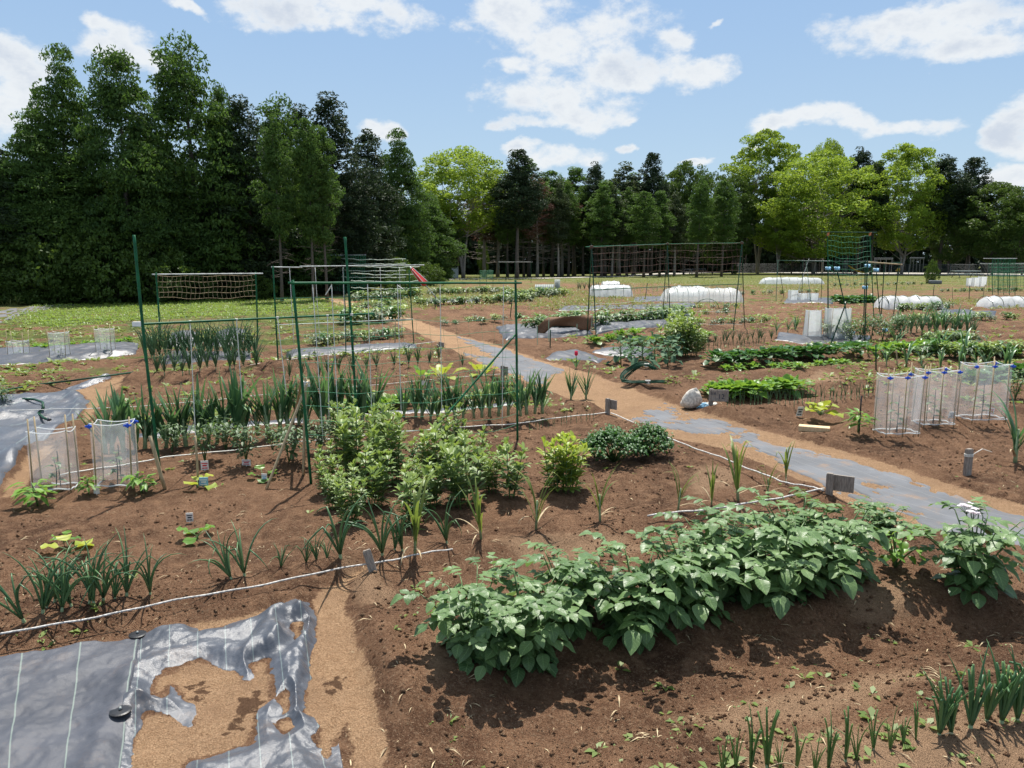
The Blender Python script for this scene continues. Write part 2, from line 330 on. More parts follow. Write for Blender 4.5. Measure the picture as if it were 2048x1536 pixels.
# ------------------------------------------------------------------ mesh building
class MB:
    def __init__(s): s.v = []; s.f = []; s.t = []; s.uv = []
    def add(s, verts, faces, tint=.5, uv=None):
        k = len(s.v); s.v.extend(tuple(p) for p in verts); s.f.extend(tuple(i + k for i in f) for f in faces)
        s.t.extend([tint] * len(verts) if not hasattr(tint, '__len__') else tint)
        s.uv.extend(uv if uv else [(0., 0.)] * len(verts))
    def tube(s, pts, rad, n=6, tint=.5, cap=True):
        pts = [np.asarray(p, float) for p in pts]
        if not hasattr(rad, '__len__'): rad = [rad] * len(pts)
        V = []; F = []; ref = None
        for i, p in enumerate(pts):
            d = pts[min(i + 1, len(pts) - 1)] - pts[max(i - 1, 0)]; d = d / (np.linalg.norm(d) + 1e-12)
            if ref is None: ref = np.array((1., 0, 0)) if abs(d[0]) < .8 else np.array((0, 1., 0))
            a = ref - d * (ref @ d); a /= np.linalg.norm(a) + 1e-12; ref = a; b = np.cross(d, a)
            for k in range(n):
                w = 2 * math.pi * k / n; V.append(p + rad[i] * (math.cos(w) * a + math.sin(w) * b))
        for i in range(len(pts) - 1):
            for k in range(n):
                F.append((i * n + k, i * n + (k + 1) % n, (i + 1) * n + (k + 1) % n, (i + 1) * n + k))
        if cap and n > 2:
            F.append(tuple(range(n - 1, -1, -1))); F.append(tuple((len(pts) - 1) * n + k for k in range(n)))
        s.add(V, F, tint)
    def box(s, c, dx, dy, dz, bev=0.):
        """c: centre; dx, dy, dz: half-extent vectors"""
        c, dx, dy, dz = [np.asarray(a, float) for a in (c, dx, dy, dz)]
        V = [c + i * dx + j * dy + k * dz for i in (-1, 1) for j in (-1, 1) for k in (-1, 1)]
        s.add(V, [(0, 1, 3, 2), (4, 6, 7, 5), (0, 4, 5, 1), (2, 3, 7, 6), (0, 2, 6, 4), (1, 5, 7, 3)])
    def leaf(s, p, d, L, W, droop=.3, fold=.2, n=5, up=None, tint=.5, wide=.42, blunt=.75, wave=0.):
        """one leaf blade: base p, direction d; wide: where it is widest"""
        p = np.asarray(p, float); d = np.asarray(d, float); d = d / (np.linalg.norm(d) + 1e-9)
        side = np.cross(d, UP if up is None else up); l = np.linalg.norm(side)
        side = side / l if l > 1e-3 else np.array((1., 0, 0))
        nr = np.cross(side, d); V = []; F = []; U = []; T = []; ph = rnd.random() * 6
        for i in range(n + 1):
            q = i / n; c = p + d * (L * q) - UP * (droop * L * q * q)
            k = q ** (math.log(.5) / math.log(wide)); w = W * .5 * max(math.sin(math.pi * k), 0.) ** blunt + (.0015 if i in (0, n) else 0)
            for j in (-1, 0, 1):
                V.append(c + side * (w * j) + nr * (fold * w * abs(j) + wave * w * math.sin(ph + q * 9 + j))); U.append((q, .5 + .5 * j)); T.append(tint)
        for i in range(n):
            for j in (0, 1): F.append((i * 3 + j, i * 3 + j + 1, i * 3 + j + 4, i * 3 + j + 3))
        s.add(V, F, T, U)
    def build(s, name, mat, parent=None, smooth=True):
        me = bpy.data.meshes.new(name); me.from_pydata([tuple(map(float, p)) for p in s.v], [], s.f); me.update()
        if any(t != .5 for t in s.t):
            a = me.attributes.new('tint', 'FLOAT', 'POINT'); a.data.foreach_set('value', np.array(s.t, np.float32))
        else:
            a = me.attributes.new('tint', 'FLOAT', 'POINT'); a.data.foreach_set('value', np.full(len(s.v), .5, np.float32))
        if any(u != (0., 0.) for u in s.uv):
            l = me.uv_layers.new(name='UVMap'); idx = np.empty(len(me.loops), np.int32); me.loops.foreach_get('vertex_index', idx)
            l.data.foreach_set('uv', np.array(s.uv, np.float32)[idx].ravel())
        return link(name, me, mat, parent, smooth)
def link(name, me, mat, parent=None, smooth=True):
    if smooth: me.polygons.foreach_set('use_smooth', np.ones(len(me.polygons), bool))
    me.materials.append(M[mat] if isinstance(mat, str) else mat)
    o = bpy.data.objects.new(name, me); C.objects.link(o)
    if parent: o.parent = parent
    return o
def np_mesh(name, V, Q, mat, parent=None, attrs=None, uv=None, smooth=True):
    me = bpy.data.meshes.new(name); V = np.asarray(V, np.float32); Q = np.asarray(Q, np.int32); k = Q.shape[1]
    me.vertices.add(len(V)); me.vertices.foreach_set('co', V.ravel())
    me.loops.add(Q.size); me.loops.foreach_set('vertex_index', Q.ravel())
    me.polygons.add(len(Q)); me.polygons.foreach_set('loop_start', np.arange(0, Q.size, k, dtype=np.int32))
    me.update(calc_edges=True)
    for n, a in (attrs or {}).items():
        at = me.attributes.new(n, 'FLOAT', 'POINT'); at.data.foreach_set('value', np.asarray(a, np.float32))
    if uv is not None:
        l = me.uv_layers.new(name='UVMap'); l.data.foreach_set('uv', np.asarray(uv, np.float32)[Q.ravel()].ravel())
    return link(name, me, mat, parent, smooth)
def tag(o, label=None, cat=None, group=None, kind=None):
    for k, v in (('label', label), ('category', cat), ('group', group), ('kind', kind)):
        if v: o[k] = v
        elif k in o: del o[k]
    return o
def empty(name, loc=(0, 0, 0)):
    o = bpy.data.objects.new(name, None); C.objects.link(o); o.location = loc; o.empty_display_size = .05; return o
KIDS = {}
def dup(o):
    """a copy of a thing with copies of its parts"""
    c = o.copy(); C.objects.link(c)
    for ch in KIDS.get(o.name, []):
        k = ch.copy(); C.objects.link(k); k.parent = c
        for g in KIDS.get(ch.name, []):
            h = g.copy(); C.objects.link(h); h.parent = k
    return c
def root_of(name, *parts):
    r = empty(name); KIDS[r.name] = []
    for p in parts: p.parent = r; KIDS[r.name].append(p)
    return r
ORDS = ('first second third fourth fifth sixth seventh eighth ninth tenth eleventh twelfth thirteenth fourteenth fifteenth sixteenth seventeenth eighteenth nineteenth twentieth').split()
def ordw(i): return ORDS[i] if i < 20 else ('twenty', 'thirty', 'forty', 'fifty')[(i + 1) // 10 - 2] + ('-' + ORDS[(i + 1) % 10 - 1] if (i + 1) % 10 else '-' + 'tenth') if (i + 1) % 10 else ('twentieth', 'thirtieth', 'fortieth', 'fiftieth')[(i + 1) // 10 - 2]
def az(a, el=0.): return np.array((math.cos(a) * math.cos(el), math.sin(a) * math.cos(el), math.sin(el)))
def U(a, b): return rnd.uniform(a, b)

# ------------------------------------------------------------------ the setting: ground
def ground():
    ys = [-6, -3, -1, .3, 1.0]; y = 1.4
    while y < 16: ys.append(y); y *= 1.0056
    while y < 60: ys.append(y); y *= 1.011
    while y < 900: ys.append(y); y *= 1.06
    ys = np.array(ys); ts = np.linspace(-1, 1, 641); ts = np.sign(ts) * (np.abs(ts) * .85 + .75 * np.abs(ts) ** 6)
    wy = np.maximum(ys, 0) + 1.2
    X = wy[:, None] * ts[None] * 1.0; Y = np.repeat(ys[:, None], len(ts), 1)
    x, y = X.ravel(), Y.ravel()
    Z = np.zeros_like(x); sd = np.full_like(x, -9.); pale = np.full_like(x, -9.); wet = np.full_like(x, -9.)
    lawn = sdpoly(x, y, LAWN)
    k = y < 60
    Z[k] = GZ(x[k], y[k]); Z[~k] = GZ(x[~k], y[~k])
    sd[k] = sand_sd(x[k], y[k])
    for P in PALE: pale[k] = np.maximum(pale[k], sdpoly(x[k], y[k], P))
    for P in WET: wet[k] = np.maximum(wet[k], sdpoly(x[k], y[k], P))
    wy2 = .35 + 0 * y
    sand = np.clip(.5 + sd / (.10 + .012 * y), 0, 1); pale = np.clip(.5 + pale / .25, 0, 1); wet = np.clip(.5 + wet / .09, 0, 1)
    grass = np.clip(.5 + lawn / 1.2, 0, 1)
    far = .55 * sstep(22, 34, y) + .4 * sstep(52, 70, y)
    far = far * (.82 + .5 * fbm(x * .12, y * .12, 77, 3))
    west = .34 * sstep(-2, -4.5, x) * sstep(8.5, 11, y)
    grass = np.clip(np.maximum(np.maximum(grass, far), west + .30 * sstep(9, 22, y)), 0, 1.2) * (1 - sand)
    n, m = len(ys), len(ts)
    i = np.arange((n - 1) * (m - 1)); a = (i // (m - 1)) * m + i % (m - 1)
    Q = np.stack([a, a + 1, a + m + 1, a + m], 1)
    o = np_mesh('ground', np.stack([x, y, Z], 1), Q, 'soil', None, dict(sand=sand, pale=pale, wet=wet, grass=grass))
    tag(o, kind='structure')
ground()

def strip(name, mat, Lp, Rp, nu, nv, zf, uvscale):
    """sheet between two edge polylines (ground coordinates); zf(x, y, u, v) is its height above the ground"""
    def samp(P, n):
        P = np.asarray(P); d = np.r_[0, np.cumsum(np.linalg.norm(np.diff(P, axis=0), axis=1))]; t = np.linspace(0, d[-1], n)
        return np.stack([np.interp(t, d, P[:, 0]), np.interp(t, d, P[:, 1])], 1)
    A, B = samp(Lp, nu), samp(Rp, nu); v = np.linspace(0, 1, nv)
    XY = A[:, None] * (1 - v[None, :, None]) + B[:, None] * v[None, :, None]
    x, y = XY[..., 0].ravel(), XY[..., 1].ravel(); uu = np.repeat(np.linspace(0, 1, nu), nv); vv = np.tile(v, nu)
    z = GZ(x, y) + zf(x, y, uu, vv)
    i = np.arange((nu - 1) * (nv - 1)); a = (i // (nv - 1)) * nv + i % (nv - 1)
    Q = np.stack([a, a + 1, a + nv + 1, a + nv], 1)
    return np_mesh(name, np.stack([x, y, z], 1), Q, mat, None, None, np.stack([uu * uvscale[0], vv * uvscale[1]], 1))
def edge_drop(u, v, w=.04): return -.03 * (1 - sstep(0, w, np.minimum(np.minimum(u, 1 - u), np.minimum(v, 1 - v))))
# main path of worn fabric
UPE = P0([(655, 598), (765, 623), (830, 641), (920, 673), (1010, 696), (1070, 718), (1150, 741), (1240, 771), (1310, 800), (1400, 831), (1490, 853), (1600, 885), (1720, 917), (1830, 951), (1930, 985), (2048, 1017), (2300, 1095)])
LOE = P0([(660, 602), (735, 625), (800, 650), (855, 674), (905, 700), (960, 726), (1020, 750), (1110, 785), (1200, 815), (1260, 843), (1340, 871), (1450, 900), (1560, 941), (1640, 978), (1750, 1028), (1850, 1062), (1950, 1090), (2048, 1108), (2300, 1230)])
def zpath(x, y, u, v):
    s = np.full(x.shape, -9.)
    for P in PATH_SAND: s = np.maximum(s, sdpoly(x, y, P))
    s = s + .16 * fbm(x * 3, y * 3, 61, 5) + .12 * fbm(x * 16, y * 16, 62, 4) + .04
    s = np.maximum(s, .07 - np.minimum(v, 1 - v) * 1.0 + .16 * fbm(x * 2.2, y * 2.2, 67, 5))
    s = np.maximum(s, -.27 + .62 * fbm(x * 1.3, y * 1.3, 71, 5) + .2 * fbm(x * 14, y * 14, 72, 4))
    return .010 - .03 * sstep(-.02, .03, s)
tag(strip('path', 'path_fabric', UPE, LOE, 700, 90, zpath, (1, 7)), kind='structure')
# path along the wood, pale gravel path in the park
o = strip('path', 'path_fabric', P0([(-200, 652), (0, 648), (50, 628), (130, 612), (300, 603), (560, 588), (700, 580)]), P0([(-200, 620), (0, 622), (50, 617), (130, 607), (300, 598), (560, 584), (700, 577)]), 90, 8, lambda x, y, u, v: .012 + 0 * x, (1, 2)); tag(o, kind='structure')
o = strip('path', 'gravel', P0([(1250, 552), (1400, 547.5), (1520, 546), (1700, 549.5), (2048, 553), (2400, 556)]), P0([(1250, 549.8), (1400, 545), (1520, 543.5), (1700, 546), (2048, 548.3), (2400, 550)]), 60, 6, lambda x, y, u, v: .05 + 0 * x, (1, 1)); tag(o, kind='structure')
o = strip('path', 'gravel', P0([(880, 560), (1100, 557.2), (1330, 552.5)]), P0([(880, 558.2), (1100, 555.6), (1330, 551.2)]), 40, 5, lambda x, y, u, v: .04 + 0 * x, (1, 1)); tag(o, kind='structure')

# ------------------------------------------------------------------ weed control sheets
def sand_only(x, y):
    s = np.full(np.shape(x), -9.)
    for P in SAND + SAND_LEFT: s = np.maximum(s, sdpoly(x, y, P))
    return s
def zsheet(amp, creases, rise=.012):
    def f(x, y, u, v):
        z = rise + amp * (fbm(x * 2.2, y * 2.2, 13, 4)) + amp * .28 * fbm(x * 8, y * 5, 15, 3)
        for a, b, w, h in creases:
            z = z + h * np.exp(-(dline(x, y, np.array([a, b])) / w) ** 2)
        z = np.maximum(z, .004)
        s = sand_only(x, y) + .045 * fbm(x * 7, y * 7, 31, 5) + .014 * fbm(x * 26, y * 26, 33, 3)
        return z * (1 - sstep(-.10, .0, s)) - .035 * sstep(-.012, .012, s) + edge_drop(u, v, .015)
    return f
o = strip('ground_sheet', 'sheet_shiny', P0([(255, 1278), (440, 1246), (560, 1213), (632, 1203)]), P0([(225, 1640), (420, 1640), (560, 1640), (712, 1640)]), 260, 300,
          zsheet(.036, [(G0(615, 1218)[:2], G0(520, 1340)[:2], .035, .05), (G0(622, 1255)[:2], G0(595, 1440)[:2], .04, .06), (G0(560, 1225)[:2], G0(490, 1350)[:2], .05, .035), (G0(285, 1420)[:2], G0(268, 1560)[:2], .04, .04)]), (7.2, 1))
uv = o.data.uv_layers[0].data
for l in uv: l.uv = (l.uv[1], l.uv[0])
tag(o, 'shiny crumpled ground sheet half buried under spilled sand', 'ground sheet')
o = strip('ground_sheet', 'sheet_dark', P0([(-260, 1345), (-60, 1325), (0, 1316), (150, 1293), (285, 1276)]), P0([(-260, 1660), (-60, 1660), (0, 1660), (120, 1650), (238, 1640)]), 180, 160, zsheet(.006, [(G0(170, 1340)[:2], G0(30, 1420)[:2], .05, .010)], .020), (4.6, 1))
uv = o.data.uv_layers[0].data
for l in uv: l.uv = (l.uv[1], l.uv[0])
tag(o, 'smooth dark ground sheet with pale guide lines beside the crumpled one', 'ground sheet')
o = strip('ground_sheet', 'sheet_shiny', P0([(-220, 1060), (0, 996), (60, 900), (130, 850), (200, 800), (235, 764)]), P0([(-300, 850), (-220, 830), (-100, 800), (0, 790), (120, 776), (225, 759)]), 120, 120, zsheet(.016, [], .012), (1, 5))
tag(o, 'wrinkled grey ground sheet reaching from the coiled hose past two cloches', 'ground sheet')

# round washers pinning the sheets
for (px, py), lab in (((242, 1433), 'black round pin plate in the middle of the sheet seam'), ((276, 1278), 'black round pin plate at the far corner of the sheet seam')):
    p = GP(px, py); mb = MB(); r = .036
    prof = [(0.0, .007), (.006, .007), (.007, .004), (r * .8, .003), (r, .001), (r, -.003)]
    V = []; F = []
    for rr, zz in prof:
        for k in range(24): V.append((rr * math.cos(k * math.pi / 12), rr * math.sin(k * math.pi / 12), zz))
    for i in range(len(prof) - 1):
        for k in range(24): F.append((i * 24 + k, i * 24 + (k + 1) % 24, (i + 1) * 24 + (k + 1) % 24, (i + 1) * 24 + k))
    mb.add(V, F); o = mb.build('plate', 'black', None, False)
    nb = MB(); nb.tube([(0, 0, .004), (0, 0, .014)], .004, 8); q = nb.build('pin', 'pole_silver')
    r_ = root_of('sheet_pin', o, q); r_.location = (p[0], p[1], p[2] + (.022 if py > 1400 else .022)); tag(r_, lab, 'sheet pin')

# ------------------------------------------------------------------ black mulch film over beds
def mulch(c, h, label, wr=.012):
    h *= .6
    A = P0([c[0], c[1]]); B = P0([c[3], c[2]])
    L = np.linalg.norm(A[1] - A[0]); W = np.linalg.norm(B[0] - A[0])
    sd = rnd.randrange(900)
    def zf(x, y, u, v):
        e = np.minimum(np.minimum(u * L, (1 - u) * L), np.minimum(v * W, (1 - v) * W)); e = e + .03 * fbm(x * 4, y * 4, sd, 3)
        z = h * sstep(0, min(.3, W * .45), e) + wr * fbm(x * 3.5, y * 3.5, sd, 4) + wr * .5 * fbm(x * 11, y * 11, sd, 3) + .012
        return np.where(e < .02, -.03, z)
    o = strip('mulch_film', 'mulch', A, B, max(20, int(L * 22)), max(14, int(W * 26)), zf, (1, 1))
    tag(o, label, 'mulch film', 'black mulch films on the beds')
mulch([(-120, 742), (275, 708), (283, 686), (-120, 708)], .07, 'black mulch film strip under the row of three cloches by the lawn')
mulch([(325, 694), (392, 692), (398, 664), (345, 666)], .10, 'short black mulch film nearer the tall pole behind the dense onions')
mulch([(418, 692), (488, 690), (494, 662), (432, 664)], .10, 'short black mulch film behind the dense onions, nearer the plum-netted post')
mulch([(318, 726), (505, 722), (505, 700), (330, 704)], .06, 'black mulch film patch directly beneath the dense onions')
mulch([(568, 712), (838, 697), (828, 684), (572, 698)], .05, 'narrow black mulch film ending beside the path under the second trellis')
mulch([(260, 892), (620, 862), (612, 838), (275, 862)], .05, 'black mulch film under the thick leeks behind the cloches')
mulch([(690, 852), (1055, 825), (1050, 806), (700, 830)], .05, 'crumpled black mulch film under the leek clumps near the diagonal brace', .03)
mulch([(1010, 686), (1185, 668), (1165, 645), (990, 656)], .12, 'raised black mulch film bed with potatoes beneath the brown cloth', .03)
mulch([(1190, 668), (1400, 646), (1380, 632), (1185, 648)], .12, 'raised black mulch film bed with potatoes inside the plum netted trellis', .03)
mulch([(1085, 716), (1200, 728), (1225, 716), (1130, 698)], .05, 'low grey mulch film beside the pink tulip and the path')
mulch([(1180, 706), (1300, 712), (1310, 700), (1200, 692)], .07, 'small black mulch film tucked behind the broccoli plants')
mulch([(1115, 623), (1392, 617), (1392, 609), (1120, 614)], .06, 'long thin mulch film strip crossing behind the potato beds')
mulch([(1545, 682), (1740, 690), (1745, 674), (1555, 668)], .05, 'mulch film under the two tall cloudy cloches and cane wigwam')
mulch([(1565, 606), (1668, 608), (1668, 598), (1575, 596)], .05, 'mulch film under the three low cloches by the dark green crop')
mulch([(835, 606), (960, 605), (962, 599), (840, 600)], .06, 'far mulch film strip behind the red parasol')
mulch([(1265, 605), (1330, 603), (1330, 594), (1268, 596)], .06, 'mulch film patch lying between the two white tunnels')
mulch([(1870, 626), (1990, 634), (1995, 626), (1880, 618)], .05, 'mulch film strip in the bare plot between the two fleece tunnels')
# ------------------------------------------------------------------ plant prototypes (built once, then copied)
PARK = []
def proto(name, *parts):
    r = root_of(name, *parts); r.location = (0, -60, -30); PARK.append(r); return r
def branch(base, a, lean, L, n=6, bend=.3):
    pts = [np.asarray(base, float)]; e = math.pi / 2 - lean
    for i in range(n):
        pts.append(pts[-1] + az(a, e) * L / n); e -= bend / n
    return pts
def potato(seed, h=.40, nst=15, flower=False):
    rnd.seed(seed); lf = MB(); st = MB(); fls = []
    for k in range(nst):
        a = k * 2.4 + U(-.4, .4); lean = U(.05, .25) if k < 3 else U(.3, .78)
        L = h * U(.85, 1.15); b = branch((U(-.03, .03), U(-.03, .03), 0), a, lean, L, 6, U(.1, .5))
        st.tube(b, [.006 - .0005 * i for i in range(7)], 5)
        nl = 7
        for j in range(nl):
            q = .10 + .90 * j / (nl - 1); i = min(int(q * 6), 5); p = b[i] + (b[i + 1] - b[i]) * (q * 6 - i)
            la = a + j * 2.2 + U(-.5, .5); el = U(.0, .5) + (.35 if j == nl - 1 else 0)
            Lr = U(.09, .15); sc = U(.75, 1.15) * (.8 if j == nl - 1 else 1.)
            d = az(la, el); rach = [p + d * Lr * t - UP * .35 * Lr * t * t for t in (0, .33, .66, 1)]
            st.tube(rach, [.0026, .0022, .0018, .0014], 4, cap=False)
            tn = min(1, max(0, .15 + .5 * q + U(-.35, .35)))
            dd = rach[3] - rach[2]; dd = dd / np.linalg.norm(dd)
            lf.leaf(rach[3], dd - UP * U(0, .25), .088 * sc, .072 * sc, U(.05, .38), U(.1, .35), 6, None, tn, .42, .8, .10)
            sd = np.cross(dd, UP); sd /= np.linalg.norm(sd) + 1e-9
            for t, s_ in ((.72, .90), (.40, .72), (.15, .40)):
                for sg in (-1, 1):
                    pp = p + d * Lr * t - UP * .35 * Lr * t * t
                    lf.leaf(pp, sd * sg + dd * U(.25, .6) + UP * U(-.12, .25), .078 * sc * s_, .061 * sc * s_, U(.05, .38), U(.1, .3), 5, None, min(1, max(0, tn + U(-.15, .15))), .42, .8, .10)
        if flower and k in (0, 1):
            top = b[-1]; fl = MB()
            for q in range(7):
                c = top + np.array((U(-.03, .03), U(-.03, .03), U(.04, .07))); st.tube([top, c], .0015, 4)
                for w in range(5): fl.leaf(c, az(w * 1.256, .25), .022, .020, .2, .1, 3, None, U(.3, 1))
            fls.append(fl.build('flower', 'petal_pale'))
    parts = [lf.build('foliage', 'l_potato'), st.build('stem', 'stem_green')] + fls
    return proto('potato_plant', *parts)
def fava(seed, h=.55, nst=7, mat='l_fava', spread=.20):
    rnd.seed(seed); lf = MB(); st = MB()
    for k in range(nst):
        a = k * 2.4; hh = h * U(.6, 1.02); r = spread * math.sqrt(U(.05, 1))
        b = branch((r * .5 * math.cos(a), r * .5 * math.sin(a), 0), a, U(.03, .22), hh, 8, U(-.1, .15))
        st.tube(b, [.0055 - .0003 * i for i in range(9)], 5)
        nl = int(hh / .030)
        for j in range(nl):
            q = .10 + .90 * j / (nl - 1); i = min(int(q * 8), 7); p = b[i] + (b[i + 1] - b[i]) * (q * 8 - i)
            la = a + j * 2.5 + U(-.4, .4); el = U(.1, .7) + .6 * max(0, q - .72) / .28
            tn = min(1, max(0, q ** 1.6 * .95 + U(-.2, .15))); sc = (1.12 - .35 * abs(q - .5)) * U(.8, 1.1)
            for t in range(4):
                dd = az(la + (t - 1.5) * .75 + U(-.2, .2), el + U(-.25, .2))
                lf.leaf(p + dd * .02, dd, .072 * sc, .034 * sc, U(-.05, .3), U(.15, .45), 4, None, tn, .5, .7)
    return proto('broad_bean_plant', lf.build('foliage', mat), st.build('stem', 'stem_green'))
def curve_leaf(base, a, lean, L, bend, n=7, kink=None):
    e = math.pi / 2 - lean; p = np.asarray(base, float); pts = [p]; w = U(-.25, .25)
    for i in range(n):
        p = p + az(a + w * i / n, e) * (L / n); pts.append(p); e -= bend * (i + 1) / n / n * 2
        if kink and i == kink: e -= U(.9, 1.7)
    return pts
def onion(seed, h=.30, n=6, r=.006, droop=.5, mat='l_onion', name='green_onion', spread=.25, cut=False, kinks=.2, dry=0):
    rnd.seed(seed); lf = MB(); st = MB(); dr = MB()
    st.tube([(0, 0, -.02), (0, 0, .02), (0, 0, .055)], [r * 1.6, r * 1.5, r * 1.1], 7)
    for k in range(n):
        a = k * 2.4 + U(-.5, .5); L = h * U(.7, 1.08); ln = U(.02, spread); tn = U(.1, .9)
        pts = curve_leaf((r * .6 * math.cos(a), r * .6 * math.sin(a), .045), a, ln, L, droop * U(.3, 1.5), 8, rnd.randrange(3, 6) if rnd.random() < kinks else None)
        rr = [r * .75, r * .95, r * 1.0, r * .95, r * .85, r * .7, r * .55, r * .35, r * .08]
        if cut and rnd.random() < .6: pts = pts[:7]; rr = rr[:6] + [rr[5]]
        lf.tube(pts, rr[:len(pts)], 6, [min(1, max(0, tn + .05 * i // 6)) for i in range(6 * len(pts))])
    for k in range(dry):
        a = U(0, 6.3); pts = curve_leaf((0, 0, .04), a, U(.5, 1.2), h * U(.4, .8), U(1, 2.4), 6)
        dr.tube(pts, [r * .5, r * .5, r * .45, r * .4, r * .35, r * .25, r * .1], 4)
    parts = [lf.build('leaves', mat), st.build('stem', 'stem_white')]
    if dry: parts.append(dr.build('dry_leaf', 'straw'))
    return proto(name, *parts)
def garlic(seed, h=.32, n=8, mat='l_garlic', name='garlic_plant', W=.016, spread=.35, droop=.9, dry=2):
    rnd.seed(seed); lf = MB(); st = MB(); dr = MB()
    st.tube([(0, 0, -.02), (0, 0, .05), (0, 0, .16 * h / .32)], [W * .5, W * .42, W * .3], 7)
    def strap(mb, a, z0, ln, L, w, bend, tn, kink=None):
        pts = curve_leaf((0, 0, z0), a, ln, L, bend, 8, kink); sd = np.array((-math.sin(a), math.cos(a), 0)); V = []; F = []; T = []
        for i, p in enumerate(pts):
            q = i / 8; ww = w * .5 * (1 - q ** 3) * (.7 + .6 * min(q * 4, .5)); nrm = np.array((math.cos(a), math.sin(a), .4))
            for j in (-1, 0, 1): V.append(p + sd * ww * j + nrm * ww * .45 * abs(j)); T.append(min(1, max(0, tn + (.4 if q > .85 else 0))))
        for i in range(8):
            for j in (0, 1): F.append((i * 3 + j, i * 3 + j + 1, i * 3 + j + 4, i * 3 + j + 3))
        mb.add(V, F, T)
    for k in range(n):
        a = (k % 2) * math.pi + U(-.5, .5); z0 = .03 + .11 * h / .32 * k / n
        strap(lf, a, z0, U(.05, spread), h * U(.65, 1.0) * (1 - .1 * k / n), W * U(.8, 1.1), droop * U(.3, 1.6), U(.1, .9), rnd.randrange(4, 7) if rnd.random() < .2 else None)
    for k in range(dry): strap(dr, U(0, 6.3), .03, U(.6, 1.2), h * U(.4, .7), W * .6, U(.8, 2.2), .5)
    parts = [lf.build('leaves', mat), st.build('stem', 'stem_white')]
    if dry: parts.append(dr.build('dry_leaf', 'straw'))
    return proto(name, *parts)
def rosette(seed, name, mat, n=10, L=.14, W=.08, pet=.05, el=(.3, 1.1), wave=.25, stem=.0, fold=.2, droop=.35, blunt=.6):
    rnd.seed(seed); lf = MB(); st = MB()
    if stem: st.tube([(0, 0, -.02), (0, 0, stem)], [.009, .007], 6)
    for k in range(n):
        q = k / n; a = k * 2.4 + U(-.3, .3); e = el[0] + (el[1] - el[0]) * q + U(-.12, .12); d = az(a, e); z0 = stem * (.35 + .65 * q)
        p = np.array((0, 0, z0)); p2 = p + d * pet; st.tube([p, p2], [.004, .0025], 5)
        lf.leaf(p2, az(a, e - .15), L * U(.8, 1.15) * (1 - .25 * q), W * U(.85, 1.15) * (1 - .2 * q), droop * U(.4, 1.5), fold, 6, None, min(1, max(0, .2 + .6 * q + U(-.2, .2))), .55, blunt, wave)
    return proto(name, lf.build('foliage', mat), st.build('stem', 'stem_white' if not stem else 'stem_green'))
def bushy(seed, name, mat, h=.3, r=.2, n=260, L=.05, W=.028, stems=7, open_=.0, droop=.3):
    rnd.seed(seed); lf = MB(); st = MB()
    B = []
    for k in range(stems):
        a = k * 2.4 + U(-.3, .3); b = branch((0, 0, 0), a, U(.05, math.atan2(r, h) * 1.1), h * U(.75, 1.0), 5, U(0, .5)); B.append(b); st.tube(b, [.005, .0045, .004, .0035, .003, .002], 5)
    for k in range(n):
        b = B[k % stems]; q = U(.15, 1) ** .7 * 5; i = min(int(q), 4); p = b[i] + (b[i + 1] - b[i]) * (q - i); a = U(0, 6.3)
        off = az(a, U(-.3, .6)) * r * U(.1, .5)
        if rnd.random() < open_: continue
        lf.leaf(p + off, az(a + U(-.5, .5), U(-.4, .6)), L * U(.7, 1.25), W * U(.8, 1.2), U(0, .6), U(.1, .4), 3, None, min(1, max(0, q / 5 * .8 + U(-.2, .3))), .5, .7)
    return proto(name, lf.build('foliage', mat), st.build('stem', 'stem_green'))
def parsley(seed, r=.15, h=.24):
    rnd.seed(seed); lf = MB(); st = MB()
    for k in range(60):
        a = U(0, 6.3); q = math.sqrt(U(0, 1)); tip = np.array((r * q * math.cos(a), r * q * math.sin(a), h * (1 - .55 * q * q) * U(.75, 1.02)))
        st.tube([(0, 0, 0), tip * np.array((.5, .5, .55)), tip], [.003, .0022, .0016], 4)
        for j in range(26):
            o = np.array((rnd.gauss(0, .026), rnd.gauss(0, .026), rnd.gauss(0, .018)))
            lf.leaf(tip + o, az(U(0, 6.3), U(-.5, .9)), U(.018, .03), U(.016, .026), U(0, .8), U(.3, .9), 3, None, min(1, max(0, .5 + o[2] * 14 + U(-.3, .3))), .6, .5, .5)
    return proto('parsley_plant', lf.build('foliage', 'l_parsley'), st.build('stem', 'stem_green'))

PR = {}
PR['potato'] = [potato(1), potato(2, .42, 16), potato(3, .38, 14), potato(4, .40, 15)]
PR['potato_flower'] = [potato(9, .42, 12, True)]
PR['potato_small'] = [bushy(51, 'potato_plant', 'l_potato', .28, .2, 150, .07, .05, 7), bushy(52, 'potato_plant', 'l_potato', .26, .2, 150, .07, .05, 7)]
PR['fava'] = [fava(11, .56, 7), fava(12, .52, 7), fava(13, .58, 8)]
PR['fava_loose'] = [fava(14, .40, 4, 'l_fava', .06)]
PR['fava_yellow'] = [fava(15, .40, 12, 'l_lime', .22)]
PR['onion'] = [onion(20 + i, .32, 7 + i % 3, .0050, 1.5, spread=.42, kinks=.28) for i in range(5)]
PR['onion_thin'] = [onion(30 + i, .32, 15, .0042, .7, spread=.3, kinks=.12, dry=1 + i % 2) for i in range(4)]
PR['onion_cut'] = [onion(40 + i, .27, 4 + i % 3, .0044, .5, 'l_scallion', spread=.2, cut=True, kinks=.12, dry=i % 2) for i in range(5)]
PR['onion_big'] = [onion(46 + i, .30, 12, .0062, .4, 'l_onion_fresh', spread=.30, cut=True, kinks=.1) for i in range(3)]
PR['seedling'] = [onion(60 + i, .17, 3, .0028, .5, name='onion_seedling', spread=.22, kinks=.05) for i in range(3)]
PR['garlic'] = [garlic(70 + i) for i in range(4)]
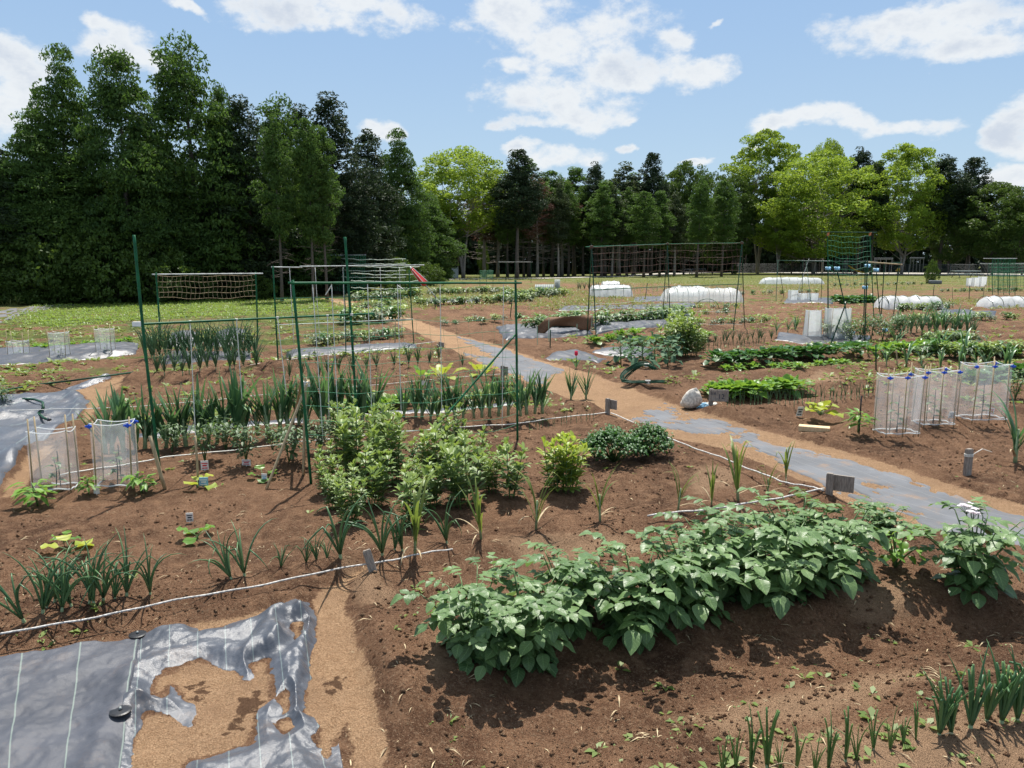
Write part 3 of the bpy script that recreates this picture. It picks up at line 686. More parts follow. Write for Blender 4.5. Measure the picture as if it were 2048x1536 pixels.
PR['leek'] = [garlic(80 + i, .40, 14, 'l_leek', 'leek', .036, .55, .22, 0) for i in range(5)]
PR['leek_far'] = [garlic(90 + i, .42, 9, 'l_leek', 'leek', .026, .5, .9, 1) for i in range(3)]
PR['parsley'] = [parsley(101, .20, .23), parsley(102, .20, .24)]
PR['tomato'] = [bushy(110 + i, 'tomato_plant', 'l_tomato', .34, .16, 230, .045, .020, 4, .1) for i in range(3)]
PR['lettuce_yellow'] = [rosette(120, 'lettuce_plant', 'l_yellow', 9, .10, .075, .03, (.55, 1.35), .3)]
PR['lettuce'] = [rosette(121 + i, 'lettuce_plant', 'l_bright', 20, .11, .048, .03, (.45, 1.4), .3) for i in range(3)]
PR['greens'] = [rosette(125 + i, 'leafy_green', 'l_deep', 22, .085, .055, .05, (.3, 1.4), .2) for i in range(3)]
PR['broccoli'] = [rosette(130 + i, 'broccoli_plant', 'l_blue', 20, .15, .085, .09, (.0, 1.35), .35, .26, .3, .5) for i in range(3)]
PR['squash'] = [rosette(135, 'squash_seedling', 'l_bright', 5, .10, .11, .07, (.2, 1.0), .25, .03, .1, .2), rosette(136, 'squash_seedling', 'l_yellow', 4, .10, .11, .06, (.1, .9), .25, .03, .1, .2)]
PR['pepper'] = [bushy(140 + i, 'pepper_seedling', 'l_bright', .13, .07, 30, .07, .028, 2, 0, .7) for i in range(2)]
PR['crop'] = [bushy(150 + i, 'leafy_crop_plant', ('l_deep', 'l_fava', 'l_silver')[i], .30, .22, 110, .09, .05, 6) for i in range(3)]
PR['chard'] = [rosette(160, 'chard_plant', 'l_yellow', 9, .16, .06, .08, (.7, 1.35), .2, .02), rosette(161, 'chard_plant', 'l_bright', 8, .15, .06, .08, (.8, 1.35), .2, .02)]
PR['celery'] = [bushy(165, 'celery_seedling', 'l_bright', .17, .10, 50, .04, .026, 6)]
NAMED = {'potato': ('potato plant'), 'onion': 'green onion'}
USED = {}
def plant(kind, px, py, label, group=None, hpx=None, sc=1., rz=None, tilt=0., base_h=None, zoff=0., lift=0.):
    """stand one plant of a kind on the ground; hpx: its height in photo pixels"""
    lst = PR[kind]; i = USED.get(kind, 0); USED[kind] = i + 1
    src = lst[i % len(lst)]
    p = GP(px, py)
    o = src if i < len(lst) else dup(src)
    if src in PARK and i < len(lst): PARK.remove(src)
    if hpx:
        h0 = HGT[src.name if i < len(lst) else lst[i % len(lst)].name]
        h = atY(px, py - hpx, p[1])[2] - p[2]; sc = h / h0
    if kind in ('onion', 'onion_cut', 'onion_big'): lift = -.028
    o.location = (p[0], p[1], p[2] + lift); o.scale = (sc,) * 3
    if rz is None and kind == 'leek': rz = rnd.uniform(-.75, .75)
    o.rotation_euler = (rnd.uniform(-tilt, tilt), rnd.uniform(-tilt, tilt), rnd.uniform(0, 6.28) if rz is None else rz)
    cat = o.name.split('.')[0].replace('_', ' ')
    tag(o, label, cat, group)
    return o
HGT = {}
for l in PR.values():
    for r_ in l: HGT[r_.name] = max(v.co.z for c in KIDS[r_.name] for v in c.data.vertices)
def row(kind, pts, n, fmt, group, hpx=None, jit=3, tilt=.06, sc=1.):
    """n plants along a photo polyline, first to last; {o} in the label is its place in the row"""
    P = np.array(pts, float); d = np.r_[0, np.cumsum(np.linalg.norm(np.diff(P, axis=0), axis=1))]
    for i in range(n):
        t = d[-1] * (i + .5) / n; x = np.interp(t, d, P[:, 0]) + rnd.uniform(-jit, jit); y = np.interp(t, d, P[:, 1]) + rnd.uniform(-jit, jit) * .25
        h = None if hpx is None else hpx * rnd.uniform(.82, 1.12)
        plant(kind, x, y, fmt.format(o=ordw(i)), group, h, sc * rnd.uniform(.85, 1.15), None, tilt)
def spots(kind, lst, fmt, group, tilt=.06):
    for i, q in enumerate(sorted(lst)): plant(kind, q[0], q[1], fmt.format(o=ordw(i)), group, q[2], 1., None, tilt)
rnd.seed(5)
# foreground potatoes
PG = 'potato plants along the big potato ridge'
for i, (x, y, h) in enumerate([(955, 1300, 160), (1045, 1318, 176), (1140, 1240, 150), (1265, 1258, 166), (1375, 1222, 168), (1450, 1175, 158), (1550, 1188, 172), (1590, 1125, 140), (1668, 1152, 146)]):
    plant('potato', x, y, (['potato plant at the sand end of the big potato ridge'] + ['%s potato plant from the sand in the big potato ridge' % ordw(k) for k in range(1, 9)])[i], PG, h, 1, None, .08)
plant('potato', 1765, 1072, 'small potato plant alone on the ridge between the signpost and the flowering one', None, 72)
plant('potato_flower', 1945, 1170, 'potato plant with a pale pink flower head standing apart by the path', None, 168)
plant('celery', 1790, 1135, 'spindly yellow green seedling on the ridge between the potato plants', None, 78)
# broad beans
for k, x, y, h, lab in [('fava', 700, 1042, 120, 'bushy broad bean plant nearest the bent onions'), ('fava', 708, 952, 142, 'tall broad bean plant next to the green corner pole'),
                        ('fava', 778, 968, 160, 'tallest broad bean plant in the middle of its clump'), ('fava', 900, 908, 104, 'broad bean plant rising in front of the diagonal brace'),
                        ('fava', 928, 1010, 148, 'dense broad bean plant with pale leaf tops at the clump edge'), ('fava', 830, 990, 80, 'short broad bean plant hiding between taller ones')]:
    plant(k, x, y, lab, 'broad bean plants', h, 1, None, .05)
for x, y, h, lab in ((655, 985, 105, 'broad bean plant at the clump edge nearest the tomato row'), (742, 1012, 128, 'broad bean plant squeezed behind the front bushy one'), (762, 925, 135, 'broad bean plant at the back against the mulch film'), (852, 962, 112, 'broad bean plant in the middle gap of the clump'),
                     (884, 968, 128, 'broad bean plant just behind the dense pale-topped one'), (955, 968, 118, 'broad bean plant on the far side of the dense pale-topped one'), (985, 985, 100, 'broad bean plant closing the gap before the narrow two-stemmed one'), (860, 1015, 105, 'broad bean plant in front of the dense pale-topped one'), (690, 905, 110, 'broad bean plant tucked behind the green corner pole'), (668, 1018, 92, 'low broad bean plant beside the front bushy one')): plant('fava', x, y, lab, 'broad bean plants', h, 1, None, .05)
plant('fava_loose', 825, 1050, 'sparse spindly broad bean plant behind the garlic-like clump', 'broad bean plants', 122)
plant('fava_loose', 1022, 995, 'narrow two-stemmed broad bean plant between the dense and the yellow one', 'broad bean plants', 115)
plant('fava_yellow', 1130, 982, 'bright yellow green broad bean plant standing alone on bare soil', 'broad bean plants', 118)
plant('parsley', 1226, 925, 'dark curly parsley bush nearer the yellow green bean plant', 'two parsley bushes', 76)
plant('parsley', 1296, 910, 'dark curly parsley bush nearer the path', 'two parsley bushes', 68)
# onions along the rope
OG = 'green onions along the white rope'
spots('onion', [(52, 1242, 150), (84, 1226, 140), (92, 1216, 108), (106, 1206, 120), (122, 1222, 150), (146, 1212, 130), (176, 1206, 128), (190, 1210, 140), (206, 1200, 118), (228, 1198, 112), (252, 1192, 140), (300, 1188, 118), (466, 1158, 115), (490, 1152, 110), (560, 1134, 70), (612, 1124, 70),
                (634, 1120, 66), (655, 1118, 58), (682, 1118, 140), (766, 1112, 150), (787, 1100, 95), (806, 1102, 110), (895, 1086, 110)], '{o} green onion from the sheet end of the row beside the white rope', OG, .22)
GG = 'garlic plants in the sparse row'
spots('garlic', [(830, 1110, 150), (962, 1078, 128), (1072, 1058, 118), (1200, 1042, 118), (1356, 1020, 92), (1423, 1010, 88), (1476, 1000, 122), (1536, 992, 78), (1572, 962, 78)], '{o} garlic plant from the broad beans in the sparse row across bare soil', GG, .12)
# right foreground onions
spots('onion_cut', [(1445, 1545, 90), (1472, 1535, 112), (1500, 1540, 135), (1535, 1545, 150), (1562, 1545, 95), (1590, 1540, 105), (1630, 1545, 100), (1655, 1540, 120), (1690, 1522, 118), (1715, 1520, 105), (1748, 1500, 90), (1780, 1498, 95), (1808, 1490, 70), (1832, 1480, 84)],
      '{o} thin onion from the frame edge in the nearest sandy corner row', 'thin onions in the nearest row', .1)
spots('onion_big', [(1878, 1468, 135), (1905, 1466, 150), (1940, 1456, 180), (1972, 1440, 130), (2002, 1446, 170), (2035, 1440, 160), (2062, 1425, 150)],
      '{o} sturdy onion from the thin ones, in the near corner clump', 'sturdy onions in the near corner', .1)
# leeks behind the cloches
row('leek', [(195, 902), (350, 893), (460, 876), (600, 856), (755, 842)], 27, '{o} thick leek from the grey sheet in the row behind the cloches', 'thick leeks on black mulch', 130, 6, .12)
row('leek', [(800, 834), (900, 840), (1000, 830), (1100, 824)], 17, '{o} leek from the broad beans in the clumped row by the brace', 'clumped leeks by the diagonal brace', 96, 7, .1)
plant('leek', 1142, 800, 'blue green leek nearer the broad beans of the pair beside the path', None, 72); plant('leek', 1172, 798, 'blue green leek nearer the path post of the pair', None, 72)
row('onion_thin', [(285, 722), (515, 716)], 22, '{o} onion from the tall corner pole in the dense back row', 'dense back row of onions', 84, 4)
row('onion_thin', [(300, 752), (520, 738)], 12, '{o} onion from the tall corner pole in the looser front row', 'looser front row of onions', 66, 6)
row('onion_thin', [(570, 762), (700, 748), (875, 728)], 12, '{o} onion from the netted post in the sparse row behind the trellis', 'sparse onions behind the trellis', 50, 8)
row('onion_thin', [(560, 732), (640, 726)], 5, '{o} onion beside the netted post next to the narrow mulch', 'onions beside the netted post', 34, 5)
plant('onion_thin', 878, 722, 'single upright onion beside the small grey name board', None, 42)
plant('onion_thin', 925, 735, 'spreading straw-tipped onion beside the path edge', None, 38)
# tomatoes under the trellis
spots('tomato', [(345, 905, 62), (410, 925, 92), (452, 900, 70), (492, 925, 80), (545, 905, 60), (578, 925, 88), (640, 905, 70)], '{o} tomato plant from the cloches under the trellis strings', 'tomato plants under the trellis', .1)
# seedlings
plant('pepper', 76, 1012, 'small pepper seedling in front of the tall open cloche', None, 50)
plant('pepper', 178, 990, 'pale green pepper seedling between the two near cloches', None, 34)
plant('pepper', 283, 985, 'droopy pepper seedling beside the blue clipped cloche', None, 40)
plant('squash', 395, 1078, 'squash seedling with lobed leaves beside the blue and white tag', None, 30)
plant('squash', 140, 1105, 'yellowing squash seedling behind the front onions', None, 28)
plant('squash', 128, 1085, 'squash seedling with a broad pale leaf near the front onions', None, 20)
plant('squash', 395, 975, 'tiny squash seedling with round leaves by the pale blue tag', None, 22)
plant('squash', 527, 958, 'small seedling with folded leaves beside a white tag under the bamboo tripod', None, 24)
plant('lettuce_yellow', 1640, 830, 'yellow green cabbage seedling between the white tag and the cloches', None, 32)
plant('pepper', 1716, 865, 'pepper seedling tied to a thin black stake', None, 46)
for x, y, h, lab in ((885, 772, 44, 'yellow chard plant standing tallest behind the leek clumps'), (845, 770, 38, 'pale green chard plant behind the leek clumps'), (960, 765, 42, 'yellow chard plant near the diagonal brace')): plant('chard', x, y, lab, 'chard plants', h)
row('lettuce', [(690, 822), (815, 808)], 6, '{o} leafy plant from the leeks in the low green patch', 'low leafy plants among the leeks', 26, 5)
row('seedling', [(1058, 862), (1190, 838)], 16, '{o} onion seedling from the corner pole in the short row by the path', 'onion seedlings by the path', 26, 4)
# right side of the path
row('greens', [(1425, 724), (1560, 716), (1735, 704)], 22, '{o} dark leafy green from the broccoli in the long dense row', 'long row of dark leafy greens', 24, 4)
row('lettuce', [(1418, 790), (1500, 792), (1590, 780)], 13, '{o} bright lettuce from the number board in its curved row', 'bright lettuces behind the number board', 32, 4)
row('seedling', [(1450, 818), (1600, 808), (1750, 795)], 34, '{o} thin onion seedling from the number board in the grassy row', 'grassy row of onion seedlings', 40, 3)
row('seedling', [(1390, 702), (1530, 692)], 20, '{o} thin seedling from the tall beans in the faint far row', 'faint row of thin seedlings', 26, 4)
spots('broccoli', [(1242, 732, 62), (1262, 724, 54), (1285, 734, 64), (1310, 726, 64), (1335, 732, 60), (1350, 720, 52)], '{o} blue green broccoli plant from the tulip', 'broccoli plants beside the path', .06)
spots('fava', [(1340, 700, 75), (1362, 712, 92), (1385, 712, 86), (1352, 690, 75), (1400, 706, 60), (1372, 696, 80)], '{o} tall bean plant from the path behind the broccoli', 'tall beans behind the broccoli')
row('potato_small', [(1062, 662), (1180, 652)], 7, '{o} potato plant from the path on the mulch behind the brown cloth', 'potatoes behind the brown cloth', 36, 4)
row('potato_small', [(1195, 655), (1370, 640)], 9, '{o} potato plant from the brown cloth on the netted mulch bed', 'potatoes on the netted bed', 34, 4)
row('lettuce', [(1180, 690), (1280, 668)], 4, '{o} young leafy plant on the mulch edge below the green net', 'young plants below the green net', 20, 5)
plant('tomato', 2030, 800, 'bushy green plant at the frame edge beside the far clear cloche', None, 60)
plant('leek_far', 2030, 925, 'large leek with arching leaves beside the tied wooden post', None, 165)
spots('leek_far', [(1790, 700, 58), (1880, 712, 70), (1930, 725, 70), (1978, 722, 60), (2010, 742, 62), (1735, 715, 40), (1845, 745, 40)], '{o} arching leek from the cane wigwam in the weedy plot behind the cloches', 'arching leeks behind the clear cloches', .1)
row('lettuce', [(1745, 708), (1850, 700), (2040, 715)], 14, '{o} pale leafy plant from the dark greens in the weedy plot', 'pale leafy plants in the weedy plot', 24, 8)
row('leek_far', [(1795, 664), (1950, 670)], 14, '{o} leek from the cane wigwam in the row before the fleece tunnel', 'leeks before the fleece tunnel', 56, 5)
row('crop', [(1850, 690), (1950, 692)], 6, '{o} bushy crop plant from the leeks in the shaggy bed', 'bushy plants in the shaggy bed', 34, 6)
spots('tomato', [(1660, 682, 46), (1685, 680, 54), (1700, 688, 50), (1718, 684, 58), (1742, 680, 56), (1765, 682, 52), (1780, 676, 50), (1800, 672, 44)], '{o} tomato plant from the tall cloudy cloches under the cane wigwam', 'tomatoes under the cane wigwam')
row('crop', [(1795, 624), (1900, 618)], 9, '{o} low crop plant in front of the white fleece tunnel', 'crop plants before the fleece tunnel', 17, 4)
row('greens', [(1672, 606), (1745, 606)], 14, '{o} plant of the dense dark green crop row from the low cloches', 'dense dark green crop row', 16, 2)
row('crop', [(690, 648), (800, 640)], 8, '{o} bushy plant from the far trellis post beside the path', 'bushy plants beside the path', 30, 5)
row('crop', [(620, 690), (800, 676)], 9, '{o} leafy plant from the netted post on the bed beyond the narrow mulch', 'leafy bed beyond the narrow mulch', 26, 6)
row('crop', [(700, 604), (840, 596)], 12, '{o} plant from the path in the thick bed below the pale frames', 'thick bed below the pale frames', 22, 4)
row('crop', [(860, 590), (1020, 586)], 16, '{o} silver green plant from the red parasol in the far bed', 'far silver green bed', 15, 4)
row('crop', [(830, 612), (1070, 604)], 18, '{o} plant from the path in the broad green far bed', 'broad green far bed', 18, 5)
row('crop', [(1010, 600), (1130, 592)], 11, '{o} shrubby plant from the green trellis in the bed by the corrugated sheet', 'shrubby bed by the corrugated sheet', 20, 4)
row('onion_thin', [(1150, 582), (1200, 580)], 6, '{o} far onion from the corrugated sheet beside the white tunnel', 'far onions beside the white tunnel', 20, 2)
row('crop', [(1880, 584), (2060, 582)], 16, '{o} low far plant from the planter along the fence path', 'far plants along the fence path', 8, 3)
row('crop', [(1660, 572), (1850, 570)], 14, '{o} pale far plant from the thin tunnel toward the planter', 'pale far plants toward the planter', 8, 3)
row('lettuce', [(60, 700), (270, 684)], 11, '{o} yellowish seedling from the cloches along the bed before the lawn', 'yellowish seedlings before the lawn', 12, 5)
row('crop', [(1340, 632), (1470, 628)], 5, '{o} weedy plant from the netted trellis on the bare far plot', 'weedy plants on the bare far plot', 14, 8)
plant('tomato', 8, 812, 'feathery fine-leaved plant at the frame edge above the hose', None, 48)

row('crop', [(1395, 652), (1540, 646)], 7, '{o} small weedy plant from the netted trellis in the row toward the canes', 'small plants toward the canes', 16, 6)
row('lettuce', [(1250, 690), (1420, 676)], 8, '{o} low leafy plant from the broccoli along the netted bed edge', 'low plants along the netted bed edge', 18, 6)
row('onion_thin', [(1400, 690), (1545, 680)], 12, '{o} slim onion from the tall beans in the grassy strip', 'slim onions in the grassy strip', 30, 5)
row('onion_thin', [(1800, 668), (1960, 672)], 10, '{o} tall thin onion in front of the shaggy bed from the canes', 'tall thin onions before the shaggy bed', 46, 6)
row('crop', [(880, 650), (1040, 640)], 8, '{o} low plant from the path in the dark plot before the brown cloth', 'low plants in the dark plot', 14, 8)
row('crop', [(700, 622), (800, 616)], 7, '{o} leafy plant from the pale frames beside the narrow far path', 'leafy plants beside the far path', 20, 6)
row('lettuce', [(1440, 742), (1700, 730)], 9, '{o} small sprout from the hoop bundle on bare soil before the dark greens', 'sprouts before the dark greens', 15, 10)
row('crop', [(1290, 622), (1480, 616)], 9, '{o} weedy plant in the strip behind the netted trellis from the path', 'weedy strip behind the netted trellis', 12, 6)
row('crop', [(1780, 645), (2040, 640)], 12, '{o} trailing plant from the canes in the strip behind the leeks', 'trailing strip behind the leeks', 18, 6)
row('crop', [(1480, 590), (1640, 586)], 9, '{o} pale far weed from the milky tunnel toward the canes', 'pale weeds toward the canes', 10, 5)

row('crop', [(1840, 712), (1960, 718), (2045, 708)], 9, '{o} bushy green plant from the canes in the bright strip behind the clipped cloches', 'bright strip behind the clipped cloches', 34, 6)
row('leek_far', [(1760, 730), (1900, 742), (2030, 736)], 8, '{o} straggling leek from the dark greens directly behind the clipped cloches', 'straggling leeks behind the clipped cloches', 50, 9)
row('leek_far', [(1545, 668), (1600, 664)], 3, '{o} leek clump from the tall beans before the cloudy cloches', 'leek clumps before the cloudy cloches', 38, 6)
row('greens', [(1935, 766), (2045, 748)], 6, '{o} broad leafy green from the last clipped cloche at the frame edge', 'broad greens at the frame edge', 30, 8)
# ------------------------------------------------------------------ poles, trellises, strings, nets
rnd.seed(21)
def thing(name, label, cat, parts, group=None):
    r = root_of(name, *parts); tag(r, label, cat, group); return r
def pole_mesh(a, b, r, ridged=True):
    mb = MB(); a = np.asarray(a, float); b = np.asarray(b, float); L = np.linalg.norm(b - a); n = max(2, int(L / .06)) if ridged else 4
    bow = rnd.uniform(-.006, .006) * L
    pts = [a + (b - a) * i / n + np.array((bow, bow, 0)) * math.sin(math.pi * i / n) for i in range(n + 1)]
    mb.tube(pts, [r * (1.10 if ridged and i % 3 == 0 else 1) for i in range(n + 1)], 8); return mb
def pole(a, b, r=.010, mat='pole_green', name='pole'): return pole_mesh(a, b, r).build(name, mat)
def string(a, b, r=.0028, mat='twine', sag=.0, n=10, name='string', wob=.0):
    mb = MB(); a = np.asarray(a, float); b = np.asarray(b, float); pts = []
    for i in range(n + 1):
        t = i / n; pts.append(a + (b - a) * t - UP * sag * 4 * t * (1 - t) + np.array((rnd.uniform(-wob, wob), rnd.uniform(-wob, wob), rnd.uniform(-wob, wob))) * (0 < i < n))
    mb.tube(pts, r, 5); return mb.build(name, mat)
def net(A, B, Cc, D, nh, nv, r=.0015, mat='net_green', sag=.03, wob=.01, rv=None, name='net'):
    """net panel between top A-B and bottom D-C"""
    mb = MB(); A, B, Cc, D = [np.asarray(q, float) for q in (A, B, Cc, D)]; rv = r if rv is None else rv
    ph = [rnd.uniform(0, 6) for _ in range(4)]
    def P(u, v):
        p = (A * (1 - u) + B * u) * (1 - v) + (D * (1 - u) + Cc * u) * v
        return p + np.array((wob * math.sin(9 * v + ph[0] + 5 * u), wob * math.sin(7 * u + ph[1]), -sag * 4 * u * (1 - u) * (.3 + v) + wob * math.sin(17 * u + ph[2] + 3 * v)))
    for j in range(nh + 1): mb.tube([P(i / 14, j / nh) for i in range(15)], r, 4, cap=False)
    if rv > 0:
        for i in range(nv + 1): mb.tube([P(i / nv, j / 10) for j in range(11)], rv, 4, cap=False)
    return mb.build(name, mat)
def knot(p, r=.008, mat='twine', name='clip'):
    mb = MB(); p = np.asarray(p, float)
    for k in range(3): mb.tube([p + np.array((r * 1.5 * math.cos(a), r * 1.2 * math.sin(a) , (k - 1) * r * .9)) for a in np.linspace(0, 6.28, 9)], r * .45, 5)
    return mb.build(name, mat)
# front trellis: two tall poles and a bar with white strings
p1, p2 = GP(322, 957), GP(716, 884); d1, d2 = p1[1], p2[1]
T1 = [pole(p1, atY(268, 470, d1), .0105), pole(p2, atY(690, 474, d2), .0108), pole(atY(268, 649, d1), atY(748, 627, d2 + .2), .0085, name='crossbar')]
cl = MB(); c0 = atY(276, 648, d1); cl.box(c0, (.035, 0, 0), (0, .014, 0), (0, 0, .016)); T1.append(cl.build('clip', 'white', None, False))
T1.append(knot(atY(703, 629, d2)))
for (x, y, bx, by, t) in ((380, 643, 394, 935, .23), (473, 639, 484, 800, .42), (555, 635, 573, 790, .6), (655, 631, 658, 840, .83)):
    d = d1 + (d2 - d1) * t; T1.append(knot(atY(x, y, d), .006)); T1.append(string(atY(x, y, d), atY(bx, by, d), .0035))
thing('trellis', 'tall green pole trellis with white strings whose two posts rise well above its bar', 'trellis', T1)
p3, p4 = GP(622, 967), GP(1035, 880); d3, d4 = p3[1], p4[1]
T2 = [pole(p3, atY(585, 560, d3), .0098), pole(p4, atY(1031, 560, d4), .0098), pole(atY(577, 566, d3 - .03), atY(1043, 566, d4 + .03), .0085, name='crossbar'), pole(GP(819, 915), atY(1030, 670, d4), .0088, name='brace')]
a, b = atY(593, 640, d3), atY(1032, 640, d4); c_, d_ = atY(1034, 850, d4), atY(616, 900, d3)
T2.append(net(a, b, c_, d_, 9, 16, .0017, 'net_green', .035, .012, .0007))
for (x, bx, by, t) in ((625, 646, 880, .1), (663, 676, 840, .2), (735, 744, 845, .36), (795, 803, 850, .5), (880, 884, 850, .68), (1007, 1004, 856, .94)):
    d = d3 + (d4 - d3) * t; T2.append(string(atY(x, 567, d), atY(bx, by, d), .0032)); T2.append(knot(atY(x, 566, d), .006))
T2.append(string(atY(663, 571, d3 + .25), atY(651, 590, d3 + .25), .004)); T2.append(string(atY(795, 571, d3 + .6), atY(806, 578, d3 + .6), .004))
thing('trellis', 'green pole trellis with horizontal net lines and a diagonal brace', 'trellis', T2)
# rear left trellises
q1, q2 = GP(322, 692), GP(515, 684); e1, e2 = q1[1], q2[1]
T3 = [pole(q1, atY(312, 545, e1), .016), pole(q2, atY(511, 544, e2), .016), pole(atY(304, 549, e1), atY(526, 547, e2), .012, 'pole_silver', 'crossbar'),
      net(atY(314, 552, e1), atY(511, 550, e2), atY(513, 592, e2), atY(317, 594, e1), 4, 22, .0030, 'straw', .03, .012), string(atY(318, 594, e1), atY(321, 680, e1), .004, 'net_green', wob=.02)]
thing('trellis', 'lone green trellis with a rusty net in front of the bright lawn', 'trellis', T3)
q1, q2 = GP(557, 737), GP(828, 690); e1, e2 = q1[1], q2[1]
T4 = [pole(q1, atY(546, 532, e1), .012), pole(q2, atY(818, 540, e2), .010), pole(atY(543, 534, e1), atY(604, 535, e1 + .6), .009, 'pole_silver', 'crossbar'), pole(atY(600, 533, e1 + .5), atY(848, 530, e2 + .2), .010, 'pole_silver', 'crossbar'),
      pole(atY(550, 597, e1), atY(815, 592, e2), .006, 'pole_green', 'crossbar'), string(atY(554, 650, e1), atY(826, 638, e2), .008, 'net_white'), pole(GP(692, 712), atY(687, 535, (e1 + e2) / 2), .008, 'pole_dark')]
for x, bx, t in ((579, 588, .12), (630, 640, .3), (686, 690, .5), (760, 766, .75), (799, 803, .9)):
    T4.append(string(atY(x, 535, e1 + (e2 - e1) * t), atY(bx, 690 - 20 * t, e1 + (e2 - e1) * t), .005))
T4.append(net(atY(556, 600, e1), atY(815, 596, e2), atY(824, 660, e2), atY(560, 700, e1), 5, 12, .0022, 'net_green', .04, .02, .0012))
thing('trellis', 'weathered grey-barred trellis with white strings over the narrow mulch', 'trellis', T4)
q1, q2 = GP(657, 590), GP(730, 588); e1 = q1[1]
thing('trellis', 'square trellis closely hung with dark green net before the wood', 'trellis', [pole(q1, atY(656, 510, e1), .012, 'pole_dark'), pole(q2, atY(730, 510, e1), .012, 'pole_dark'), pole(atY(652, 510.5, e1), atY(732, 510, e1), .02, 'pole_silver', 'crossbar'),
      net(atY(656, 512, e1), atY(730, 512, e1), atY(730, 580, e1), atY(657, 580, e1), 14, 16, .010, 'net_green', .03, .03)])
for (x0, x1, yb, tops, lab) in ((685, 812, 590, (517, 526, 540, 553), 'low pole frame wrapped with bright pale tape lines'), (705, 840, 596, (532, 547, 561, 575), 'nearer pole frame with sagging pale tape lines')):
    e1 = GP(x0, yb)[1]; T = []
    for k in range(4):
        x = x0 + (x1 - x0) * k / 3; T.append(pole(GP(x, yb), atY(x, tops[0] - (8 if k % 2 else 0), e1), .014, 'pole_dark'))
    for y in tops: T.append(string(atY(x0 - 3, y, e1), atY(x1, y + 1, e1), .020, 'net_white', .05, 16, 'tape', .025))
    thing('pole_frame', lab, 'frame', T)
# big A-frame trellis right of the path
legs = [((1174, 676), (1193, 688), (1183, 494)), ((1326, 640), (1341, 652), (1335, 488)), ((1466, 668), (1489, 652), (1484, 486))]
T = []; tops = []
for (l1, l2, ap) in legs:
    g1, g2 = GP(*l1), GP(*l2); top = atY(ap[0], ap[1], (g1[1] + g2[1]) / 2); tops.append(top)
    for g in (g1, g2): T.append(pole(g, top + (top - g) * .02, .011, 'pole_dark', 'leg'))
    T.append(knot(top, .02, 'net_rust'))
T += [pole(tops[0] - np.array((.12, 0, 0)), tops[1], .010, 'pole_green', 'crossbar'), pole(tops[1], tops[2] + np.array((.05, 0, 0)), .010, 'pole_green', 'crossbar')]
def dn(i, y): return atY(legs[i][2][0], y, tops[i][1])
T += [pole(dn(0, 580), dn(1, 573), .009, 'pole_green', 'crossbar'), pole(dn(1, 573), dn(2, 568), .009, 'pole_green', 'crossbar')]
T += [net(tops[0], tops[1], dn(1, 540), dn(0, 545), 4, 16, .0028, 'net_rust', .03, .012), net(tops[1], tops[2], dn(2, 540), dn(1, 540), 4, 16, .0028, 'net_rust', .03, .012)]
T += [net(dn(0, 582), dn(1, 575), dn(1, 640), dn(0, 662), 3, 12, .0035, 'net_white', .03, .012, .0025), net(dn(1, 575), dn(2, 570), dn(2, 648), dn(1, 642), 3, 9, .0035, 'net_white', .03, .012, .0025)]
thing('trellis', 'long A-frame trellis with a plum coloured net over the potato mulch', 'trellis', T)
# tall net and wigwam on the right
e = GP(1660, 650)[1]
T = [pole(GP(1657, 650), atY(1655, 466, e), .012, 'pole_green'), pole(GP(1748, 648), atY(1739, 469, e), .012, 'pole_green'), pole(atY(1643, 464, e), atY(1753, 465, e), .011, 'pole_dark', 'crossbar')]
for x in (1656, 1740):
    mb = MB(); mb.box(atY(x, 469, e - .02), (.022, 0, .008), (0, .02, 0), (0, 0, .03)); mb.box(atY(x + 1, 466, e - .02), (.030, 0, .004), (0, .018, 0), (0, 0, .008)); T.append(mb.build('clip', 'orange', None, False))
T.append(net(atY(1655, 470, e), atY(1740, 472, e), atY(1745, 560, e), atY(1658, 560, e), 9, 12, .0042, 'net_green', .12, .012, .0030))
thing('trellis', 'tall narrow trellis with a sagging green net and small orange corner clips', 'trellis', T)
T = []
pts = {}
for k, (bx, by, tx, ty) in enumerate([(1655, 682, 1656, 538), (1706, 682, 1674, 540), (1660, 692, 1692, 606), (1726, 680, 1731, 520), (1729, 684, 1735, 520), (1762, 646, 1752, 535), (1761, 652, 1769, 524), (1786, 640, 1799, 526)]):
    g = GP(bx, by); T.append(pole(g, atY(tx, ty, g[1]), .012, 'pole_dark', 'leg'))
e = GP(1727, 680)[1]
T += [pole(atY(1553, 521, e - .3), atY(1735, 524, e), .008, 'pole_dark', 'crossbar'), pole(atY(1733, 524, e), atY(1804, 529, e + .5), .013, 'bamboo', 'crossbar'), pole(atY(1728, 530, e), atY(1802, 525, e + .5), .009, 'pole_dark', 'crossbar')]
for x, y in ((1656, 537), (1674, 537), (1730, 575), (1705, 665), (1735, 532), (1752, 540), (1770, 660)):
    mb = MB(); c = atY(x, y, e - .1)
    for k in range(3): mb.tube([c + np.array((.05 * math.cos(a), .04 * math.sin(a), .03 * math.sin(2 * a + k))) for a in np.linspace(0, 6.2, 9)], .012, 5)
    T.append(mb.build('tie', 'pale_blue'))
thing('pole_frame', 'cane wigwam of dark poles with pale blue ties over the tomato bed', 'frame', T)
e = GP(1555, 600)[1]
T = [pole(GP(x, 600 + d), atY(tx, 521, e), .012, 'pole_dark', 'leg') for x, d, tx in ((1552, 2, 1556, ), (1568, -4, 1556), (1604, 0, 1606), (1622, 3, 1612), (1642, 0, 1645))] + [pole(atY(1553, 521, e), atY(1660, 522, e), .012, 'pole_silver', 'crossbar'), pole(GP(1590, 602), atY(1618, 518, e), .010, 'pole_silver', 'brace')]
thing('pole_frame', 'thin A-frame of canes standing bare by the long thin tunnel', 'frame', T)
